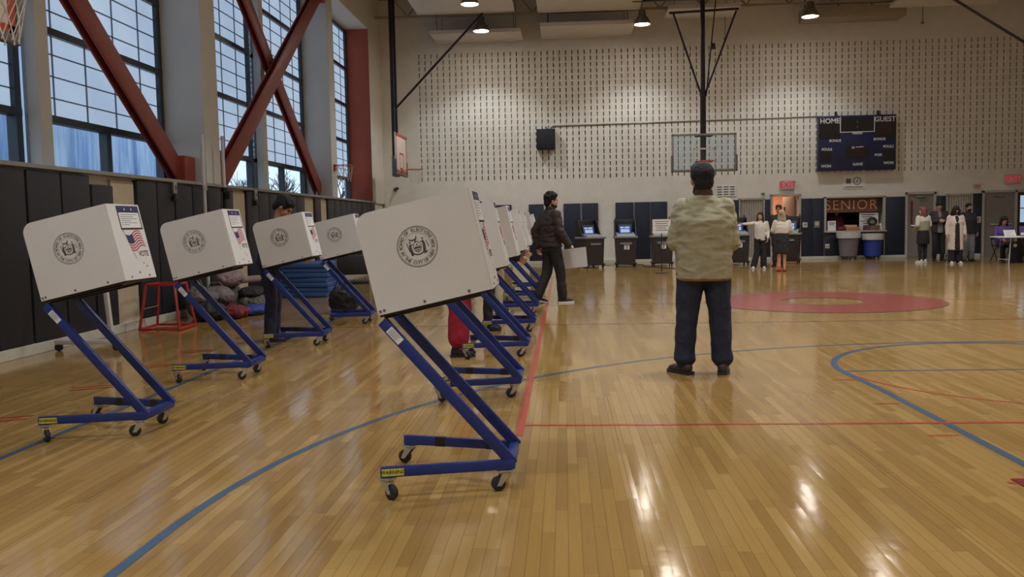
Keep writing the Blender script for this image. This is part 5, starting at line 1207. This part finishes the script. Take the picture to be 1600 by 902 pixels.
for a in ((('mauve coat bundle on top of the clothes heap by the wall'),(-5.45,14.1,.42),(.42,.62,.26),'bagpink',51),('grey duffel on the clothes heap, below the mauve bundle',(-5.4,13.45,.16),(.48,.62,.30),'baggrey',52),('olive jacket lying at the end of the clothes heap',(-5.05,14.4,0),(.52,.78,.26),'bagolive',53),('black jacket on top of the olive jacket',(-5.2,14.45,.20),(.46,.72,.18),'bagblack',54),('black backpack at the base of the clothes heap, near the red stand',(-5.25,12.75,0),(.40,.46,.30),'bagblack',55),('blue jacket on the floor before the clothes heap',(-4.88,13.65,0),(.34,.62,.15),'bagblue',56),('mauve scarf heap low behind the red stand',(-5.42,12.95,.24),(.36,.42,.18),'baggrey',57),('maroon bag lying between backpack and blue jacket',(-5.02,13.12,0),(.36,.48,.20),'maroon',58),('grey cloth bag tucked behind the heap against the pads',(-5.60,13.2,0),(.34,.5,.50),'baggrey',59),('dark bag under the mauve coat bundle',(-5.55,14.2,0),(.40,.66,.44),'bagolive',60)):
    bag(a[0], a[1], a[2], M[a[3]], a[4], 'bag' if 'bag' in a[0] or 'backpack' in a[0] or 'duffel' in a[0] else 'clothes', 'bag' if ('bag' in a[0] or 'backpack' in a[0] or 'duffel' in a[0]) else 'jacket', strap='bag' in a[0] or 'duffel' in a[0])
t = thing('rolled_mat', 'pale rolled mat lying on the heap against the cream strip', 'mat', (-5.55,14.85,.48)); q = newbm(); cyl(q, (0,-.1,0), (.05,.75,-.02), .06, n=18); obj('roll', q, M['bagpink'], t)
for k in range(7):
    t = thing('gym_mat', ('bottom','second','third','fourth','fifth','sixth','top')[k]+' blue gym mat in the stack behind the dark haired voter', 'gym mat', (-5.12+.01*(k%3),17.6+.015*(k%2),.005+k*.094), radians((-1,1,0)[k%3]), 'stacked blue gym mats'); q = newbm(); box(q, (0,0,.046), (1.05,1.5,.09), bev=.02); obj('foam', q, M['matblue'], t); q = newbm(); box(q, (.526,-.2,.046), (.004,.30,.05)); obj('hook_strip', q, M['bagblue'], t)
t = thing('metal_chair', 'chrome framed chair with black seat and back behind the farthest wall row booth', 'chair', (-3.35,13.95,0), radians(10))
for s in (-1,1): q = newbm(); tube(q, [(s*.25,-.22,0),(s*.25,-.24,.45),(s*.25,-.25,.90)], .012); obj('back_leg', q, M['chrome'], t); q = newbm(); tube(q, [(s*.25,.24,0),(s*.25,.22,.45),(s*.25,-.22,.46)], .012); obj('front_leg', q, M['chrome'], t)
q = newbm(); box(q, (0,0,.47), (.48,.46,.05), bev=.015); obj('seat', q, M['bagblack'], t); q = newbm(); box(q, (0,-.25,.75), (.50,.04,.30), bev=.015); obj('backrest', q, M['bagblack'], t); q = newbm(); tube(q, [(-.25,-.25,.90),(.25,-.25,.90)], .012); obj('top_rail', q, M['chrome'], t)
bag('black bag standing on the floor in front of the metal chair', (-3.42,13.48,0), (.46,.28,.44), M['bagblack'], 61, strap=True)

# ================================================================== CEILING THINGS
def cloud(x0,x1,y0,y1,z,label):
    t = thing('ceiling_panel', label, 'ceiling panel', ((x0+x1)/2,(y0+y1)/2,z)); w,d = x1-x0,y1-y0
    q = newbm(); box(q, (0,0,.04), (w,d,.08), bev=.006); obj('board', q, M['cloud'], t)
    q = newbm(); box(q, (0,d/2-.02,-.01), (w,.05,.05)); box(q, (0,-d/2+.02,-.01), (w,.05,.05)); obj('edge_trim', q, M['cloud'], t)
    for sx in (-1,1):
        for sy in (-1,1): q = newbm(); cyl(q, (sx*w*.42,sy*d*.42,.08), (sx*w*.42,sy*d*.42,ZC-z-.03), .008, n=6); obj('hanger', q, M['pipe'], t)
cloud(-4.25,-1.35,21.6,26.6,7.62,'white ceiling panel above the side backboard, holding the nearer lamp'); cloud(-4.05,-1.22,27.6,29.05,7.26,'lower white ceiling panel beside the back wall, left of the loudspeaker')
cloud(-.68,2.35,21.6,27.0,7.66,'white ceiling panel left of the centre hoop'); cloud(-.62,2.25,27.2,29.0,7.30,'lower white ceiling panel beside the back wall, left of the centre hoop')
cloud(9.85,12.9,22.5,27.7,7.62,'white ceiling panel at the right, above the scoreboard end'); cloud(3.2,5.3,26.9,28.2,7.62,'small ceiling panel behind the centre hoop pipes')
t = thing('air_duct', 'tan rectangular air duct under the ceiling above the scoreboard', 'duct', (8.9,28.2,7.55)); q = newbm(); box(q, (0,0,0), (3.0,.8,.34), bev=.01); obj('trunk', q, M['steel_tan'], t)
q = newbm()
for x in (-1.4,-.4,.6,1.4): box(q, (x,0,.35), (.03,.03,.70)); 
obj('hanger', q, M['pipe'], t)
for x,y,z,l in ((5.2,28.9,7.05,'small sprinkler fitting below the ceiling near the centre hoop'),(11.3,28.9,7.35,'small sprinkler fitting below the ceiling at the right')):
    t = thing('sprinkler', l, 'sprinkler', (x,y,z)); q = newbm(); cyl(q, (0,0,.05), (0,0,ZC-z), .012, n=8); obj('drop_pipe', q, M['pipegrey'], t); q = newbm(); lathe(q, [(.02,.05),(.06,.02),(.06,0),(.02,-.02)], 14); obj('head', q, M['pipegrey'], t)
LAMPS = [(-2.42,24.1,7.23),(-2.40,27.2,7.18),(2.43,27.1,7.2),(7.3,26.9,7.22)]
LAB = ['round lit lamp at the picture top, nearer of two by the side backboard','round lit lamp in front of the lower ceiling panel, left of the loudspeaker','round lit lamp left of the centre hoop post','round lit lamp above the scoreboard']
def lamp(x,y,z,label):
    t = thing('ceiling_lamp', label, 'lamp', (x,y,z), 0, 'round gym lamps'); q = newbm(); lathe(q, [(.235,.0),(.245,.03),(.20,.16),(.12,.26),(.10,.42),(.06,.44)], 28, cap=False); obj('housing', q, M['lamphousing'], t)
    q = newbm(); lathe(q, [(.228,.012),(.15,-.004),(.02,-.012)], 28); obj('lens', q, M['lamplens'], t); q = newbm(); cyl(q, (0,0,.43), (0,0,ZC-z), .012, n=8); obj('stem', q, M['pipe'], t)
    return t
GRID = [(x,y,7.2) for y in (20.5,14.5,8.5,2.5,-2.5) for x in (-2.6,2.4,7.3,12.1) if not (x < 0 and y > 8)]+[(-1.2,8.3,7.2),(-1.2,13.0,7.2)]  # unseen gym lamps; the trailing pair is added to brighten the left-row booths
for i,(x,y,z) in enumerate(LAMPS+GRID):
    lamp(x,y,z, LAB[i] if i < len(LAB) else 'round gym lamp out of the picture, nearer than the back wall row')
    ld = bpy.data.lights.new('lamp_light','SPOT'); ld.energy = LAMP_W*(1.0 if i < 4 else 1.9 if x < -2 else 1.3 if x < 0 else 2.2 if y > 8 else .95); ld.spot_size = radians(124 if i < 4 else 130 if y > 20 else 104 if x < 0 else 116 if y > 10 else 106); ld.spot_blend = .5 if i < 4 or y > 20 else .25; ld.shadow_soft_size = .2; ld.color = (.95,1,1.03)
    lo_ = bpy.data.objects.new('lamp_light', ld); COL.objects.link(lo_); lo_.location = (x,y,z-.03)
ld = bpy.data.lights.new('side_room_light','AREA'); ld.energy = 55; ld.size = .8; ld.color = (1,.72,.50); o = bpy.data.objects.new('side_room_light', ld); COL.objects.link(o); o.location = (7.1,YB+1.6,2.5)

# ================================================================== SKY, CAMERA, EXPOSURE
w = bpy.data.worlds.new('overcast_sky'); SC.world = w; w.use_nodes = True; n = w.node_tree
bg = n.nodes['Background']; bg.inputs[0].default_value = (.78,.88,1,1); bg.inputs[1].default_value = 1.5
cd = bpy.data.cameras.new('camera'); co = bpy.data.objects.new('camera', cd); COL.objects.link(co); SC.camera = co
cd.sensor_fit = 'HORIZONTAL'; cd.sensor_width = 36; cd.lens = 1382.67/1600*36; cd.clip_end = 200; cd.clip_start = .05
pitch, yaw, roll = .07313694, -.0595692, .02
cy, sy, cp, sp = cos(yaw), sin(yaw), cos(pitch), sin(pitch)
fw = V((sy*cp, cy*cp, -sp)); rt = V((cy,-sy,0)); u_ = rt.cross(fw)
r2 = rt*cos(roll)-u_*sin(roll); u2 = rt*sin(roll)+u_*cos(roll)
co.matrix_world = Matrix(((r2.x,u2.x,-fw.x,0),(r2.y,u2.y,-fw.y,0),(r2.z,u2.z,-fw.z,1.35),(0,0,0,1)))
SC.view_settings.view_transform = 'Standard'; SC.view_settings.look = 'None'; SC.view_settings.gamma = 1; SC.view_settings.use_curve_mapping = False
SC.view_settings.exposure = EXPO
SC.cycles.use_denoising = True; SC.cycles.max_bounces = 8; SC.cycles.sample_clamp_indirect = 4
